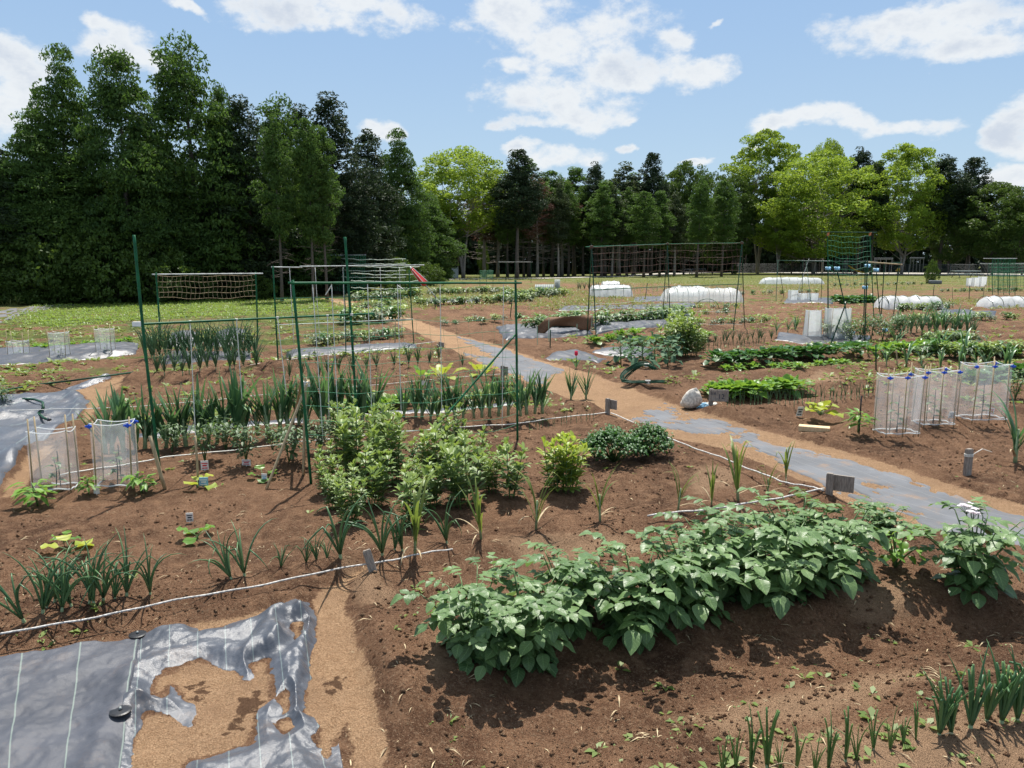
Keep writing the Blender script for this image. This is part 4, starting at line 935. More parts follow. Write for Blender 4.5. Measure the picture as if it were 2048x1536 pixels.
for (x0, x1, yt, yb, lab) in ((1978, 2052, 527, 582, 'far green trellis with a long top rail at the frame edge'), (1985, 2030, 517, 590, 'taller green net frame at the frame edge by the low white cloches')):
    e = GP(x0, yb)[1]; xs = np.linspace(x0, x1, 5); T = [pole(GP(x, yb), atY(x, yt, e), .014, 'pole_green') for x in xs] + [pole(atY(x0 - 18, yt, e), atY(x1 + 4, yt, e), .016, 'pole_silver', 'crossbar'), net(atY(x0, yt + 1, e), atY(x1, yt + 1, e), atY(x1, yb - 6, e), atY(x0, yb - 6, e), 8, 14, .008, 'net_green', .03, .012)]
    thing('trellis', lab, 'trellis', T)
e = GP(960, 566)[1]
thing('trellis', 'small far trellis with thin bar and pale tops before the conifers', 'trellis', [pole(GP(x, 566), atY(x, 523, e), .016, 'pole_dark') for x in (998, 1012, 1030, 1062)] + [pole(atY(996, 524, e), atY(1065, 524, e), .014, 'pole_silver', 'crossbar')])
e = GP(970, 575)[1]
thing('net_fence', 'short bright green net fence in the far bed', 'net fence', [pole(GP(x, 575), atY(x, 541, e), .014, 'pole_green') for x in (960, 973, 986)] + [net(atY(960, 541, e), atY(986, 541, e), atY(986, 556, e), atY(960, 556, e), 6, 10, .012, 'net_green', .02, .02)])
# bamboo stakes
def stake(a, b, r, mat, label, group=None):
    o = pole_mesh(a, b, r, False).build('wooden_stake', mat); tag(o, label, 'stake', group); return o
t = atY(612, 768, GP(606, 950)[1])
T = [pole(GP(533, 978), t + np.array((.02, 0, .03)), .010, 'bamboo', 'leg'), pole(GP(607, 950), t + np.array((0, 0, .05)), .010, 'bamboo', 'leg'), pole(GP(585, 845), t + np.array((-.02, -.02, .06)), .010, 'bamboo', 'leg'), knot(t, .016)]
thing('bamboo_tripod', 'bamboo tripod tied at its top beside the net trellis post', 'tripod', T)
g = GP(330, 978); stake(g, atY(300, 872, g[1]), .013, 'bamboo', 'leaning wooden stake beside the tallest pole and tomato row')
g = GP(396, 962); stake(g, atY(390, 872, g[1]), .009, 'bamboo', 'thin upright stake by the pale blue tag')
g = GP(1718, 868); stake(g, atY(1723, 792, g[1]), .007, 'black', 'thin black stake holding the pepper seedling')
for i, (x, b_, t_, lab) in enumerate([(1290, 600, 566, 'thin cane beside the milky tunnel end nearer the path'), (1473, 612, 570, 'thin cane past the far end of the milky tunnel'), (1866, 594, 570, 'thin brown cane rising behind the wrinkled fleece tunnel'), (1905, 598, 574, 'thin brown cane in the bare plot between the fleece tunnels'),
        (1938, 600, 572, 'thin brown cane in the bare plot nearer the second fleece tunnel'), (1965, 602, 570, 'thin brown cane at the end of the second fleece tunnel'), (1100, 700, 660, 'short thin cane at the tulip mulch corner'), (1030, 690, 640, 'thin cane on the path side of the brown cloth'), (1752, 742, 690, 'bamboo cane standing behind the nearest clipped cloche'), (1795, 735, 700, 'short bamboo cane behind the middle clipped cloche'),
        (870, 620, 585, 'thin cane in the far bed by the path'), (930, 612, 575, 'thin cane in the broad green far bed'), (1020, 640, 600, 'thin cane at the edge of the dark plot'), (790, 690, 640, 'dark cane slanting in the bed by the path')]):
    g = GP(x, b_); stake(g, atY(x + rnd.uniform(-4, 6), t_, g[1]), .008 + .0002 * g[1], 'bamboo' if i % 2 else 'pole_dark', lab)
# white ropes along the plots
def rope(px, r, label, mat='rope', lift=.025):
    mb = MB(); P = []
    for a, b in zip(px[:-1], px[1:]):
        for k in range(12): t = k / 12; P.append(GP(a[0] + (b[0] - a[0]) * t, a[1] + (b[1] - a[1]) * t) + UP * lift)
    P.append(GP(*px[-1]) + UP * lift)
    zz = np.array([p[2] for p in P]); kk = np.polyfit(np.arange(len(zz)), zz, 1); zs = np.polyval(kk, np.arange(len(zz))) + .012
    q0 = [G0(*a, z) for a, z in zip([(px[int(i // 12)][0] + (px[min(int(i // 12) + 1, len(px) - 1)][0] - px[int(i // 12)][0]) * (i % 12) / 12, px[int(i // 12)][1] + (px[min(int(i // 12) + 1, len(px) - 1)][1] - px[int(i // 12)][1]) * (i % 12) / 12) for i in range(len(P))], zs)]
    P = [q + np.array((0, 0, .002 * math.sin(i * 1.7) + .004 * math.sin(i * .61))) for i, q in enumerate(q0)]
    mb.tube(P, r, 6); o = mb.build('boundary_rope', mat); tag(o, label, 'rope', 'boundary ropes'); return o
rope([(-200, 1308), (0, 1270), (380, 1196), (745, 1126), (905, 1097)], .0046, 'white boundary rope along the onion row to the tilted stake', 'rope')
rope([(1295, 1032), (1480, 1010), (1648, 978)], .006, 'boundary rope from bare soil to the name board post')
rope([(1222, 826), (1340, 878), (1450, 918), (1560, 962), (1648, 980)], .006, 'boundary rope along the path edge between the two grey board posts')
rope([(120, 950), (330, 915), (620, 882), (820, 862), (1020, 848), (1215, 824)], .005, 'boundary rope passing behind the cloches to the path post', 'twine')
rope([(20, 822), (300, 812), (620, 780), (1000, 748)], .004, 'thin boundary rope across bare soil behind the leeks', 'twine')
rope([(500, 730), (720, 700), (870, 684), (885, 700)], .006, 'boundary rope curling at the narrow mulch end', 'twine')
# stakes and name boards
def board_post(px, py, top, bw, bh, label, ang, post=.022, boards=True):
    g = GP(px, py); h = atY(px, top, g[1])[2] - g[2]; mb = MB(); u = np.array((math.cos(ang), math.sin(ang), 0)); v = np.array((-math.sin(ang), math.cos(ang), 0))
    mb.box((0, 0, h / 2 - .05), u * post, v * post * .7, (0, 0, h / 2 + .05)); mb.box((0, 0, h + .003), u * post * .85, v * post * .55, (0, 0, .003)); ps = [mb.build('post', 'wood_grey', None, False)]
    if boards:
        b = MB(); b.box(u * (bw / 2 - post) + v * (post * .7 + .008) + UP * (h - bh / 2 - .005), u * bw / 2, v * .007, (0, 0, bh / 2)); ps.append(b.build('board', 'wood_grey', None, False))
    r = thing('name_board' if boards else 'wooden_post', label, 'name board' if boards else 'post', ps); r.location = g; return r, u, v, h
board_post(1658, 988, 948, .17, .11, 'grey name board on its post beside the grey path nearest the potatoes', -.55)
board_post(1215, 828, 798, .13, .10, 'weathered name board post where two ropes meet by the sand crossing', -.9)
board_post(880, 700, 684, .12, .09, 'small grey name board beside the far path and lone onion', -.9)
board_post(1005, 765, 732, .10, .12, 'grey name board post by the path behind the leek clumps', -.8)
r_, u, v, h = board_post(1934, 950, 899, 0, 0, 'short grey post tied with string at the soil edge of the path', .3, .024, False)
mb = MB()
for k in range(3): mb.tube([np.array((.030 * math.cos(a), .026 * math.sin(a), h - .035 - .008 * k)) for a in np.linspace(0, 6.28, 13)], .003, 5)
mb.tube([(.028, 0, h - .04), (.16, .10, h - .02), (.30, .2, h - .07)], .0028, 5); s_ = mb.build('string', 'twine', r_)
r_, u, v, h = board_post(746, 1142, 1102, 0, 0, 'tilted weathered stake holding the white rope at the sheet corner', .2, .020, False); r_.rotation_euler = (-.12, -.30, 0)
r_, u, v, h = board_post(1421, 822, 778, .20, .125, 'grey wooden name board marked 12 beside the white sack', -.05)
r_.children[0].location = u * .06
for body, size, off, z in (('12', .075, .085, .092), ('区画', .030, .010, .045)):
    cu = bpy.data.curves.new('lettering', 'FONT'); cu.body = body; cu.size = size; cu.extrude = .0005; cu.materials.append(M['ink'])
    o = bpy.data.objects.new('lettering', cu); C.objects.link(o); bpy.context.view_layer.update(); me = bpy.data.meshes.new_from_object(o.evaluated_get(bpy.context.evaluated_depsgraph_get())); bpy.data.objects.remove(o)
    o = bpy.data.objects.new('lettering', me); C.objects.link(o); o.parent = r_; o.rotation_euler = (math.pi / 2, 0, -.05)
    q = u * (off - .022) + v * (.022 * .7 + .0005) + UP * (h - z - .01)
    o.location = q
# front of the board faces the camera: put the board on the near side of its post
for ch in r_.children:
    if ch.name.startswith('board'): ch.location = -v * (2 * (.022 * .7 + .008))
    if ch.name.startswith('lettering'): ch.location = Vector(tuple(ch.location)) - Vector(tuple(v * (2 * .0154 + .0165)))
# white sack and rope pile
g = GP(1378, 815); mb = MB(); V = []; F = []
for i in range(15):
    q = i / 14; a = q * math.pi
    for k in range(22):
        w = k * 2 * math.pi / 22; rr = math.sin(a) ** .7 * (1 - .55 * max(0, q - .35)); lump = 1 + .16 * math.sin(3 * w + 4 * q) + .10 * math.sin(7 * w + 9 * q)
        V.append((.115 * rr * lump * math.cos(w) + .07 * q * q, .085 * rr * lump * math.sin(w), .21 * (1 - math.cos(a)) / 2 * (1 + .1 * math.sin(2 * w))))
for i in range(14):
    for k in range(22): F.append((i * 22 + k, i * 22 + (k + 1) % 22, (i + 1) * 22 + (k + 1) % 22, (i + 1) * 22 + k))
mb.add(V, F); o = mb.build('sack', 'bag'); o.location = g - UP * .01; tag(o, 'lumpy off-white sack slumped beside the name board', 'sack')
for k, (px, py, matn, lab) in enumerate([(1402, 818, 'pale_blue', 'tangled pale blue cord heaped against the white sack'), (1418, 817, 'twine', 'tangled white cord heaped under the name board')]):
    g = GP(px, py); mb = MB(); P = []
    for i in range(150): P.append(np.array((.10 * math.sin(i * .83 + k) * math.cos(i * .11), .055 * math.cos(i * .57), .035 + .035 * math.sin(i * 1.31) * (.5 + .5 * math.sin(i * .05)))))
    mb.tube(P, .0042, 5); o = mb.build('cord_tangle', matn); o.location = g; tag(o, lab, 'cord')
# bundle of green tunnel hoops
g = GP(1290, 768); mb = MB()
for k in range(16):
    o1 = np.array((rnd.gauss(0, .014), rnd.gauss(0, .018), abs(rnd.gauss(0, .016)))); L = rnd.uniform(.95, 1.08); P = []
    for i in range(31):
        t = i / 30; a = math.pi * (.35 + 1.3 * t) 
        if t < .25: P.append(np.array((.24 - 1.0 * (.25 - t) * -.0 - .42 * t / .25 * L, -.06, .025)) + o1)
        elif t < .62:
            w = (t - .25) / .37; P.append(np.array((-.18 - .11 * math.sin(w * math.pi), -.06 + .20 * w, .025 + .20 * max(0, w - .45))) + o1 * (1 + w))
        else:
            w = (t - .62) / .38; P.append(np.array((-.18 + .30 * w, .14 - .12 * w, .135 + .13 * math.sin(w * math.pi * .75) - .05 * w)) + o1 * 1.6)
    mb.tube(P, .0055, 6)
b1 = mb.build('hoop_rod', 'pole_dark'); tb = [knot(np.array((.02, -.06, .035)), .02), knot(np.array((.03, .05, .24)), .018)]
r_ = thing('hoop_bundle', 'tied bundle of bent dark green tunnel rods lying beside the path', 'rod bundle', [b1] + tb); r_.location = g; r_.rotation_euler = (0, 0, .1)
# timber offcut
g = GP(1628, 862); mb = MB(); u = az(-.42); v = az(-.42 + math.pi / 2); mb.box(g + UP * .022, u * .14, v * .05, UP * .026); o = mb.build('timber_offcut', 'wood_new', None, False); m_ = o.modifiers.new('Bevel', 'BEVEL'); m_.width = .004
tag(o, 'pale sawn timber block lying on soil at the path edge', 'timber block')
# garden hose
mb = MB(); P = [GP(x, y) + UP * .055 for x, y in ((-60, 800), (-10, 796), (20, 787), (70, 778), (140, 770), (215, 760), (270, 752))]; mb.tube(P, .012, 7)
o = mb.build('garden_hose', 'pole_dark'); tag(o, 'dark hose running along the far edge of the grey sheet', 'hose')
mb = MB(); P = [GP(x, y) + UP * .055 for x, y in ((-40, 792), (30, 806), (70, 808), (86, 814), (88, 826), (78, 836), (88, 846), (97, 850))]; mb.tube(P, .013, 8)
a_ = mb.build('hose', 'pole_dark'); mb = MB(); mb.tube([P[-1], P[-1] + np.array((.035, -.02, .004))], [.017, .014], 8); b_ = mb.build('nozzle', 'black'); thing('garden_hose', 'green hose end curling on the grey sheet above the open cloche', 'hose', [a_, b_])
# tulip
g = GP(1152, 738); mb = MB(); hh = atY(1152, 708, g[1])[2] - g[2]; mb.tube([(0, 0, 0), (.01, 0, hh * .5), (0, 0, hh - .03)], .006, 6); s_ = mb.build('stem', 'stem_green'); mb = MB()
for k in range(6): mb.leaf((0, 0, hh - .035), az(k * 1.05, 1.25), .085, .06, -.05, .5, 5, None, .3 + .1 * k, .45, .6)
f_ = mb.build('flower', 'pink'); mb = MB()
for k in range(3): mb.leaf((0, 0, .01), az(k * 2.1 + .5, 1.1), .20, .035, .1, .4, 5, None, .4, .4)
l_ = mb.build('leaves', 'l_leek'); r_ = thing('tulip', 'single pink tulip blooming beside the path', 'tulip', [s_, f_, l_]); r_.location = g

# ------------------------------------------------------------------ cloches: bag of clear film round four sticks
def cloche(xl, xr, yb, yt, label, group, n_seed=1, clips=False, film='film', depth=.8, sticks='bamboo', stick_up=1.15, taper=1., three=False, ang=.12):
    gl = GP((xl + xr) / 2, yb); gl, gr = [np.array((atY(x, yb, gl[1])[0], gl[1], gl[2])) for x in (xl, xr)]; gc = (gl + gr) / 2; W = np.linalg.norm(gr - gl) * .93; h = atY((xl + xr) / 2, yt, gc[1])[2] - gc[2]; D = W * depth
    cs = [(-W / 2, -D / 2), (W / 2, -D / 2), (W / 2, D / 2), (-W / 2, D / 2)]
    parts = []
    for i, (x, y) in enumerate(cs):
        up = h * (stick_up + rnd.uniform(-.06, .06)); lx, ly = rnd.uniform(-.02, .02), rnd.uniform(-.02, .02); sm = MB(); sm.tube([(x * .97, y * .97, -.03), (x * .97 * taper + lx, y * .97 * taper + ly, up)], .0055, 6); parts.append(sm.build('stick', sticks))
    if three:
        for y in (-D / 2, D / 2): sm = MB(); sm.tube([(0, y * 1.0, -.03), (0, y * 1.0, h * 1.08)], .0055, 6); parts.append(sm.build('stick', sticks))
    per = []; nside = 12
    for i in range(4):
        a, b = np.array(cs[i]), np.array(cs[(i + 1) % 4])
        for k in range(nside): per.append((a + (b - a) * k / nside, math.sin(math.pi * k / nside)))
    V = []; F = []; nz = 14; m = len(per); s0 = rnd.uniform(0, 50)
    for j in range(nz + 1):
        z = h * j / nz
        for k, (q, e) in enumerate(per):
            w = .010 * math.sin(7 * k * 2 * math.pi / m + s0 + 4 * j / nz) * e + .02 * e * vnoise(k * .4 + s0, j * .5, 5)
            c = q * (1 + (taper - 1) * j / nz) * (1 - .05 * e * (1 - abs(2 * j / nz - 1)) - .03 * e) * 1.03
            c = c * (1 + w * 1.5 / max(W, .1) * .3); V.append((c[0], c[1], z + (.014 * vnoise(k * .5 + s0, 3., 7) + .008 * e * math.sin(k) if j in (0, nz) else 0) - (.018 * e if j == nz else 0)))
    for j in range(nz):
        for k in range(m): F.append((j * m + k, j * m + (k + 1) % m, (j + 1) * m + (k + 1) % m, (j + 1) * m + k))
    mb = MB(); mb.add(V, F); parts.append(mb.build('film', film))
    for zz, r0 in ((h, .0035), (.008, .005)):
        rim = MB()
        P = [np.array((q[0] * (1.03 if zz < .1 else 1.03 * taper), q[1] * (1.03 if zz < .1 else 1.03 * taper), zz - (.018 * e if zz > .1 else -.004 * math.sin(k)))) for k, (q, e) in enumerate(per)]; rim.tube(P + [P[0]], r0, 5, cap=False); parts.append(rim.build('hem', 'film_white'))
    if clips:
        for (x, y) in ([cs[0], cs[1]] + ([(0, -D / 2)] if three else []) + [cs[2]]):
            cb = MB(); c = np.array((x * 1.03 * taper, y * 1.03 * taper - .008, h - .02)); cb.box(c, (.012, 0, 0), (0, .010, 0), (0, 0, .009)); cb.tube([c + np.array((-.026, 0, .0)), c + np.array((.026, 0, .0))], .007, 8); cb.tube([c + np.array((.0, 0, .016)), c + np.array((.0, 0, -.016))], .006, 8); parts.append(cb.build('clip', 'blue_clip', None, False))
    r = thing('plant_cloche', label, 'cloche', parts, group); r.location = gc; r.rotation_euler = (0, 0, ang)
    if n_seed:
        lf = MB(); st = MB(); st.tube([(0, 0, 0), (.012, 0, h * .3), (0, 0, h * .5)], [.004, .003, .002], 5); st.tube([(.02, .02, -.02), (.015, .02, h * .62)], .0035, 5, .9)
        for k in range(7): lf.leaf((0, 0, h * (.12 + .06 * k)), az(k * 2.4, .35), W * .36, W * .17, .5, .3, 4, None, U(.2, .8))
        sd = root_of('sheltered_seedling', lf.build('foliage', 'l_tomato'), st.build('stem', 'black')); sd.location = gc; tag(sd, 'seedling inside the ' + label.split(' with ')[0], 'seedling', 'seedlings inside the cloches')
    return r
LC = 'clear cloches in three by the lawn'
cloche(22, 55, 719, 681, 'lowest clear cloche nearest the frame edge', LC, 1, stick_up=1.5)
cloche(105, 137, 714, 664, 'middle clear cloche on the mulch strip', LC, 1)
cloche(197, 228, 706, 657, 'clear cloche on the mulch strip nearest the tall pole', LC, 1)
cloche(74, 152, 975, 858, 'open topped tall cloche with four bare sticks', 'two near clear cloches', 1, stick_up=1.22, depth=.55)
cloche(198, 272, 968, 842, 'clear cloche with bright blue clips beside the leeks', 'two near clear cloches', 1, True, depth=.55, stick_up=1.03)
RC = 'clear cloches with blue clips across the path'
cloche(1754, 1830, 864, 748, 'blue clipped cloche nearest the pepper seedling', RC, 1, True, three=True, depth=.6, stick_up=1.12)
cloche(1830, 1900, 846, 738, 'middle blue clipped cloche of three', RC, 1, True, three=True, depth=.6, stick_up=1.05)
cloche(1922, 2002, 836, 726, 'blue clipped cloche closest to the frame edge', RC, 1, True, three=True, depth=.6, stick_up=1.03)
cloche(1608, 1640, 676, 620, 'narrow tall cloudy cloche on mulch', 'two cloudy cloches', 0, False, 'film_tunnel', .7, taper=.8, stick_up=1.05)
cloche(1650, 1696, 676, 616, 'wide tall cloudy cloche behind the canes', 'two cloudy cloches', 0, False, 'film_tunnel', .6, taper=.97, stick_up=1.05)
for i, (a, b, yb, yt, l) in enumerate([(1577, 1593, 602, 580, 'tallest of three little clear cloches'), (1597, 1613, 602, 586, 'middle little rounded clear cloche'), (1617, 1634, 602, 586, 'little clear cloche nearest the dark crop')]): cloche(a, b, yb, yt, l, 'little far cloches', 0, False, 'film_tunnel', .8)
for i, (a, b, yb, yt, l) in enumerate([(1933, 1941, 573, 556, 'slim white cloche at the row end by the planter side'), (1944, 1956, 573, 555, 'second far white cloche from the planter'), (1957, 1970, 573, 553, 'widest far white cloche by the green net')]): cloche(a, b, yb, yt, l, 'far white cloches', 0, False, 'film_white', .8)
# ------------------------------------------------------------------ low tunnels
def tunnel(xl, xr, yb, yt, label, film, depth=.7, hoops=6, group='white crop tunnels', lump=.04):
    gl = GP((xl + xr) / 2, yb); gl, gr = [np.array((atY(x, yb, gl[1])[0], gl[1], gl[2])) for x in (xl, xr)]; h = atY((xl + xr) / 2, yt, gl[1])[2] - gl[2]; L = np.linalg.norm(gr - gl); D = depth; V = []; F = []; nu, nv = 40, 18; s0 = rnd.uniform(0, 90)
    for i in range(nu + 1):
        t = i / nu; e = min(1, math.sin(math.pi * min(max(t * 6, 0), .5 * 1) if t < .5 / 6 * 1 else math.pi / 2)) if t < .083 else (1 if t < .917 else math.sin(math.pi * .5 * (1 - t) / .083))
        e = .12 + .88 * max(e, 0) ** .6
        rib = 1 - .07 * abs(math.sin(math.pi * t * (hoops - 1)))
        for j in range(nv + 1):
            a = math.pi * j / nv; w = 1 + lump * 2 * float(vnoise(t * 9 + s0, a * 2, 8)) + lump * float(vnoise(t * 25 + s0, a * 5, 8))
            V.append((L * (t - .5), -D / 2 * math.cos(a) * w * (.7 + .3 * e) * 1.05, h * math.sin(a) ** .8 * e * rib * w - .02))
    for i in range(nu):
        for j in range(nv): F.append((i * (nv + 1) + j, i * (nv + 1) + j + 1, (i + 1) * (nv + 1) + j + 1, (i + 1) * (nv + 1) + j))
    mb = MB(); mb.add(V, F); parts = [mb.build('cover', film)]
    for k in range(hoops):
        t = .05 + .9 * k / (hoops - 1); hb = MB(); hb.tube([(L * (t - .5), -D / 2 * math.cos(a), h * .97 * math.sin(a) ** .8) for a in np.linspace(0, math.pi, 14)], .009, 6); parts.append(hb.build('hoop', 'pole_dark'))
    r = thing('crop_tunnel', label, 'crop tunnel', parts, group); r.location = (gl + gr) / 2; r.rotation_euler = (0, 0, math.atan2(gr[1] - gl[1], gr[0] - gl[0]))
tunnel(1178, 1264, 593, 568, 'white fleece tunnel beside the corrugated sheet', 'film_white', 1.0)
tunnel(1202, 1240, 578, 561, 'small white tunnel peeking up behind the first', 'film_white', 1.0, 4)
tunnel(1322, 1482, 603, 574, 'long milky film tunnel with visible hoops', 'film_tunnel', 1.1, 8)
tunnel(1340, 1410, 592, 571, 'white tunnel top showing behind the milky one', 'film_white', 1.0, 5, lump=.09)
tunnel(1520, 1646, 568, 554, 'long thin white tunnel near the gravel path', 'film_white', 1.0, 8, lump=.08)
tunnel(1757, 1876, 616, 590, 'wrinkled white fleece tunnel behind the leeks', 'film_white', 1.0, 6, lump=.07)
tunnel(1963, 2080, 616, 591, 'white fleece tunnel cut by the frame edge', 'film_white', 1.0, 6, lump=.07)
# open hoops near the tunnels
for (x0, x1, y, yt, lab) in ((1390, 1438, 618, 598, 'single bare hoop standing before the milky tunnel'), (1757, 1778, 618, 594, 'bare dark hoop at the mouth of the wrinkled tunnel')):
    a, b = GP(x0, y), GP(x1, y); h = atY(x0, yt, a[1])[2] - a[2]; mb = MB(); mb.tube([a + (b - a) * (1 - math.cos(t)) / 2 + UP * h * math.sin(t) for t in np.linspace(0, math.pi, 16)], .011, 6); o = mb.build('bare_hoop', 'pole_dark'); tag(o, lab, 'hoop')
# brown cloth on stakes
A = [(1074, 666, 655), (1096, 668, 636), (1182, 660, 630), (1164, 662, 650)]
g0, g1 = GP(1074, 672), GP(1186, 664); e0 = g0[1]; mb = MB(); V = []; F = []; nu = 30
for i in range(nu + 1):
    t = i / nu; x = 1074 + 112 * t; yt = 652 - 16 * sstep(0, .2, t) - 6 * t; yb = 672 - 20 * sstep(.05, .32, t) + 12 * sstep(.62, .85, t) - 14 * sstep(.9, 1, t)
    for j in range(5):
        p = atY(x, yt + (yb - yt) * j / 4, e0 + (g1[1] - g0[1]) * t + .05 * math.sin(9 * t + j)); V.append(p)
for i in range(nu):
    for j in range(4): F.append((i * 5 + j, i * 5 + j + 1, (i + 1) * 5 + j + 1, (i + 1) * 5 + j))
mb.add(V, F); o1 = mb.build('cloth', 'brown_net'); so = o1.modifiers.new('Solidify', 'SOLIDIFY'); so.thickness = .004
ps = [o1]
for x, yb, yt in ((1075, 690, 652), (1098, 684, 636), (1154, 684, 648), (1184, 675, 630)):
    g = GP(x, yb); ps.append(pole(g, atY(x, yt, e0 + .05), .006, 'pole_dark'))
thing('shade_cloth', 'rust brown shade cloth sagging on stakes over the potato mulch', 'shade cloth', ps)
# corrugated sheet panels
for (x0, x1, yt, yb, lab) in ((1070, 1108, 569, 590, 'wide grey corrugated sheet stood on edge in the far bed'), (1109, 1120, 559, 588, 'narrow upright corrugated sheet at the end of the wide one')):
    a, b = GP(x0, yb), GP(x1, yb); h = atY(x0, yt, a[1])[2] - a[2]; n = 40; V = []; F = []
    for i in range(n + 1):
        p = a + (b - a) * i / n + np.array((0, .03 * math.sin(i * 1.6), 0)); V += [p - UP * .05, p + UP * h]
    for i in range(n): F.append((2 * i, 2 * i + 2, 2 * i + 3, 2 * i + 1))
    mb = MB(); mb.add(V, F); o = mb.build('corrugated_sheet', 'grey_box'); so = o.modifiers.new('Solidify', 'SOLIDIFY'); so.thickness = .006; tag(o, lab, 'corrugated sheet')
# plant tags
def ptag(px, py, w, h, mat, label, strip_mat=None, lean=.2, stick=True):
    g = GP(px, py); Y = g[1]; s = Y / FPX * 1.0; W, Hh = w * s, h * s; mb = MB(); a = rnd.uniform(-.25, .25); u = az(a); nrm = np.array((math.sin(a) * .2, -math.cos(a) * .3, 1)); upv = np.array((lean * .3, -.15, 1)); upv = upv / np.linalg.norm(upv)
    fw = np.cross(u, upv); c = g + upv * (Hh * .5 + .01); mb.box(c, u * W / 2, fw * .0012, upv * Hh / 2)
    mb.tube([g - UP * .03, c], .002, 4); parts = [mb.build('label_card', mat, None, False)]
    if strip_mat:
        sb = MB()
        for k, (yy, hh, ww) in enumerate(((.22, .10, .8), (-.02, .16, .55), (-.30, .12, .7))): sb.box(c - fw * .0018 * (-1) + upv * Hh * yy, u * W / 2 * ww, fw * .0006, upv * Hh * hh / 2)
        for k, (yy, hh, ww) in enumerate(((.22, .10, .8), (-.02, .16, .55), (-.30, .12, .7))): sb.box(c - fw * .0018 + upv * Hh * yy, u * W / 2 * ww, fw * .0006, upv * Hh * hh / 2)
        parts.append(sb.build('print', strip_mat, None, False))
    thing('plant_tag', label, 'plant tag', parts)
ptag(380, 1046, 14, 20, 'white', 'white plant tag with dark blue print beside the squash seedling', 'ink')
ptag(408, 975, 18, 20, 'pale_blue', 'pale blue plant tag under the tomato string', 'white')
ptag(410, 942, 15, 20, 'white', 'red and white plant tag below the tomato by the thin stake', 'tag_red')
ptag(493, 933, 19, 13, 'white', 'red and white plant tag under the middle tomato', 'tag_red')
ptag(194, 990, 12, 13, 'white', 'small white plant tag between the near cloches')
ptag(287, 982, 12, 16, 'white', 'small white plant tag by the droopy pepper seedling')
ptag(529, 966, 12, 18, 'white', 'white plant tag with blue print beside the bamboo tripod', 'pale_blue')
ptag(1597, 834, 12, 20, 'white', 'white plant tag with dark leafy print on bare soil by the timber block', 'ink', .5)
ptag(1902, 838, 14, 14, 'white', 'white plant tag leaning between two blue clipped cloches', 'metal_grey')
ptag(1980, 830, 12, 13, 'white', 'white plant tag inside the film at the frame edge', 'tag_red')
ptag(848, 772, 12, 9, 'white', 'pale plant tag among the chard')

# ------------------------------------------------------------------ park furniture far off
g = GP(910, 556); s = g[1] / FPX; mb = MB(); W, Hh = 6.5 * s, 20 * s; mb.box(g + UP * Hh / 2, (W, 0, 0), (0, W * .7, 0), (0, 0, Hh / 2)); mb.box(g + UP * (Hh + .03), (W * 1.06, 0, 0), (0, W * .76, 0), (0, 0, .03)); a_ = mb.build('housing', 'grey_box', None, False)
mb = MB(); mb.box(g + np.array((0, -W * .7 - .012, Hh * .5)), (W * .85, 0, 0), (0, .01, 0), (0, 0, Hh * .42)); b_ = mb.build('door', 'grey_box', None, False); thing('utility_cabinet', 'pale grey utility cabinet at the corner of the wood', 'cabinet', [a_, b_])
g = GP(896, 556); mb = MB(); V = []; F = []
for i in range(9):
    for k in range(16):
        a = i / 8 * math.pi / 2; w = k * math.pi / 8; V.append((.42 * math.cos(a) * math.cos(w) * (1 + .1 * math.sin(3 * w)), .35 * math.cos(a) * math.sin(w), .5 * math.sin(a) * (1 + .08 * math.sin(2 * w))))
for i in range(8):
    for k in range(16): F.append((i * 16 + k, i * 16 + (k + 1) % 16, (i + 1) * 16 + (k + 1) % 16, (i + 1) * 16 + k))
mb.add(V, F); o = mb.build('tarp_heap', 'pale_blue'); o.location = g; tag(o, 'pale blue tarp heap beside the grey cabinet', 'tarp')
# red folded parasol leaning above the frames
e = 34.0; a, b = atY(852, 570, e), atY(823, 537, e); mb = MB(); V = []; F = []; n = 14
d = b - a; Ld = np.linalg.norm(d); d /= Ld; s1 = np.cross(d, (0, 1, 0)); s1 /= np.linalg.norm(s1); s2 = np.cross(d, s1)
for i in range(13):
    t = i / 12; rr = .11 * (1.25 - .75 * t) * (1 - .55 * max(0, .12 - t) / .12)
    for k in range(16):
        w = k * math.pi / 8; q = rr * (1 + .22 * math.cos(w * 4)); V.append(a + d * Ld * t + (s1 * math.cos(w) + s2 * math.sin(w)) * q)
for i in range(12):
    for k in range(16): F.append((i * 16 + k, i * 16 + (k + 1) % 16, (i + 1) * 16 + (k + 1) % 16, (i + 1) * 16 + k))
mb.add(V, F); c1 = mb.build('canopy', 'red'); gg = np.array((a[0] + (a[0] - b[0]) * .9, e, float(GZ(a[0] + .5, e)) - .05)); c2 = pole(gg, b + d * .05, .02, 'pole_silver'); mb = MB(); mb.tube([b - d * .02, b + d * .10], [.06, .02], 8); c3 = mb.build('tip', 'white')
st_ = MB()
for k in range(0, 16, 4):
    w = k * math.pi / 8; st_.tube([a + d * Ld * t + (s1 * math.cos(w) + s2 * math.sin(w)) * .11 * (1.25 - .75 * t) * 1.24 for t in np.linspace(.05, .95, 8)], .010, 5)
thing('folded_parasol', 'red and white folded parasol leaning at a slant behind the frames', 'parasol', [c1, c2, c3, st_.build('stripe', 'white')])
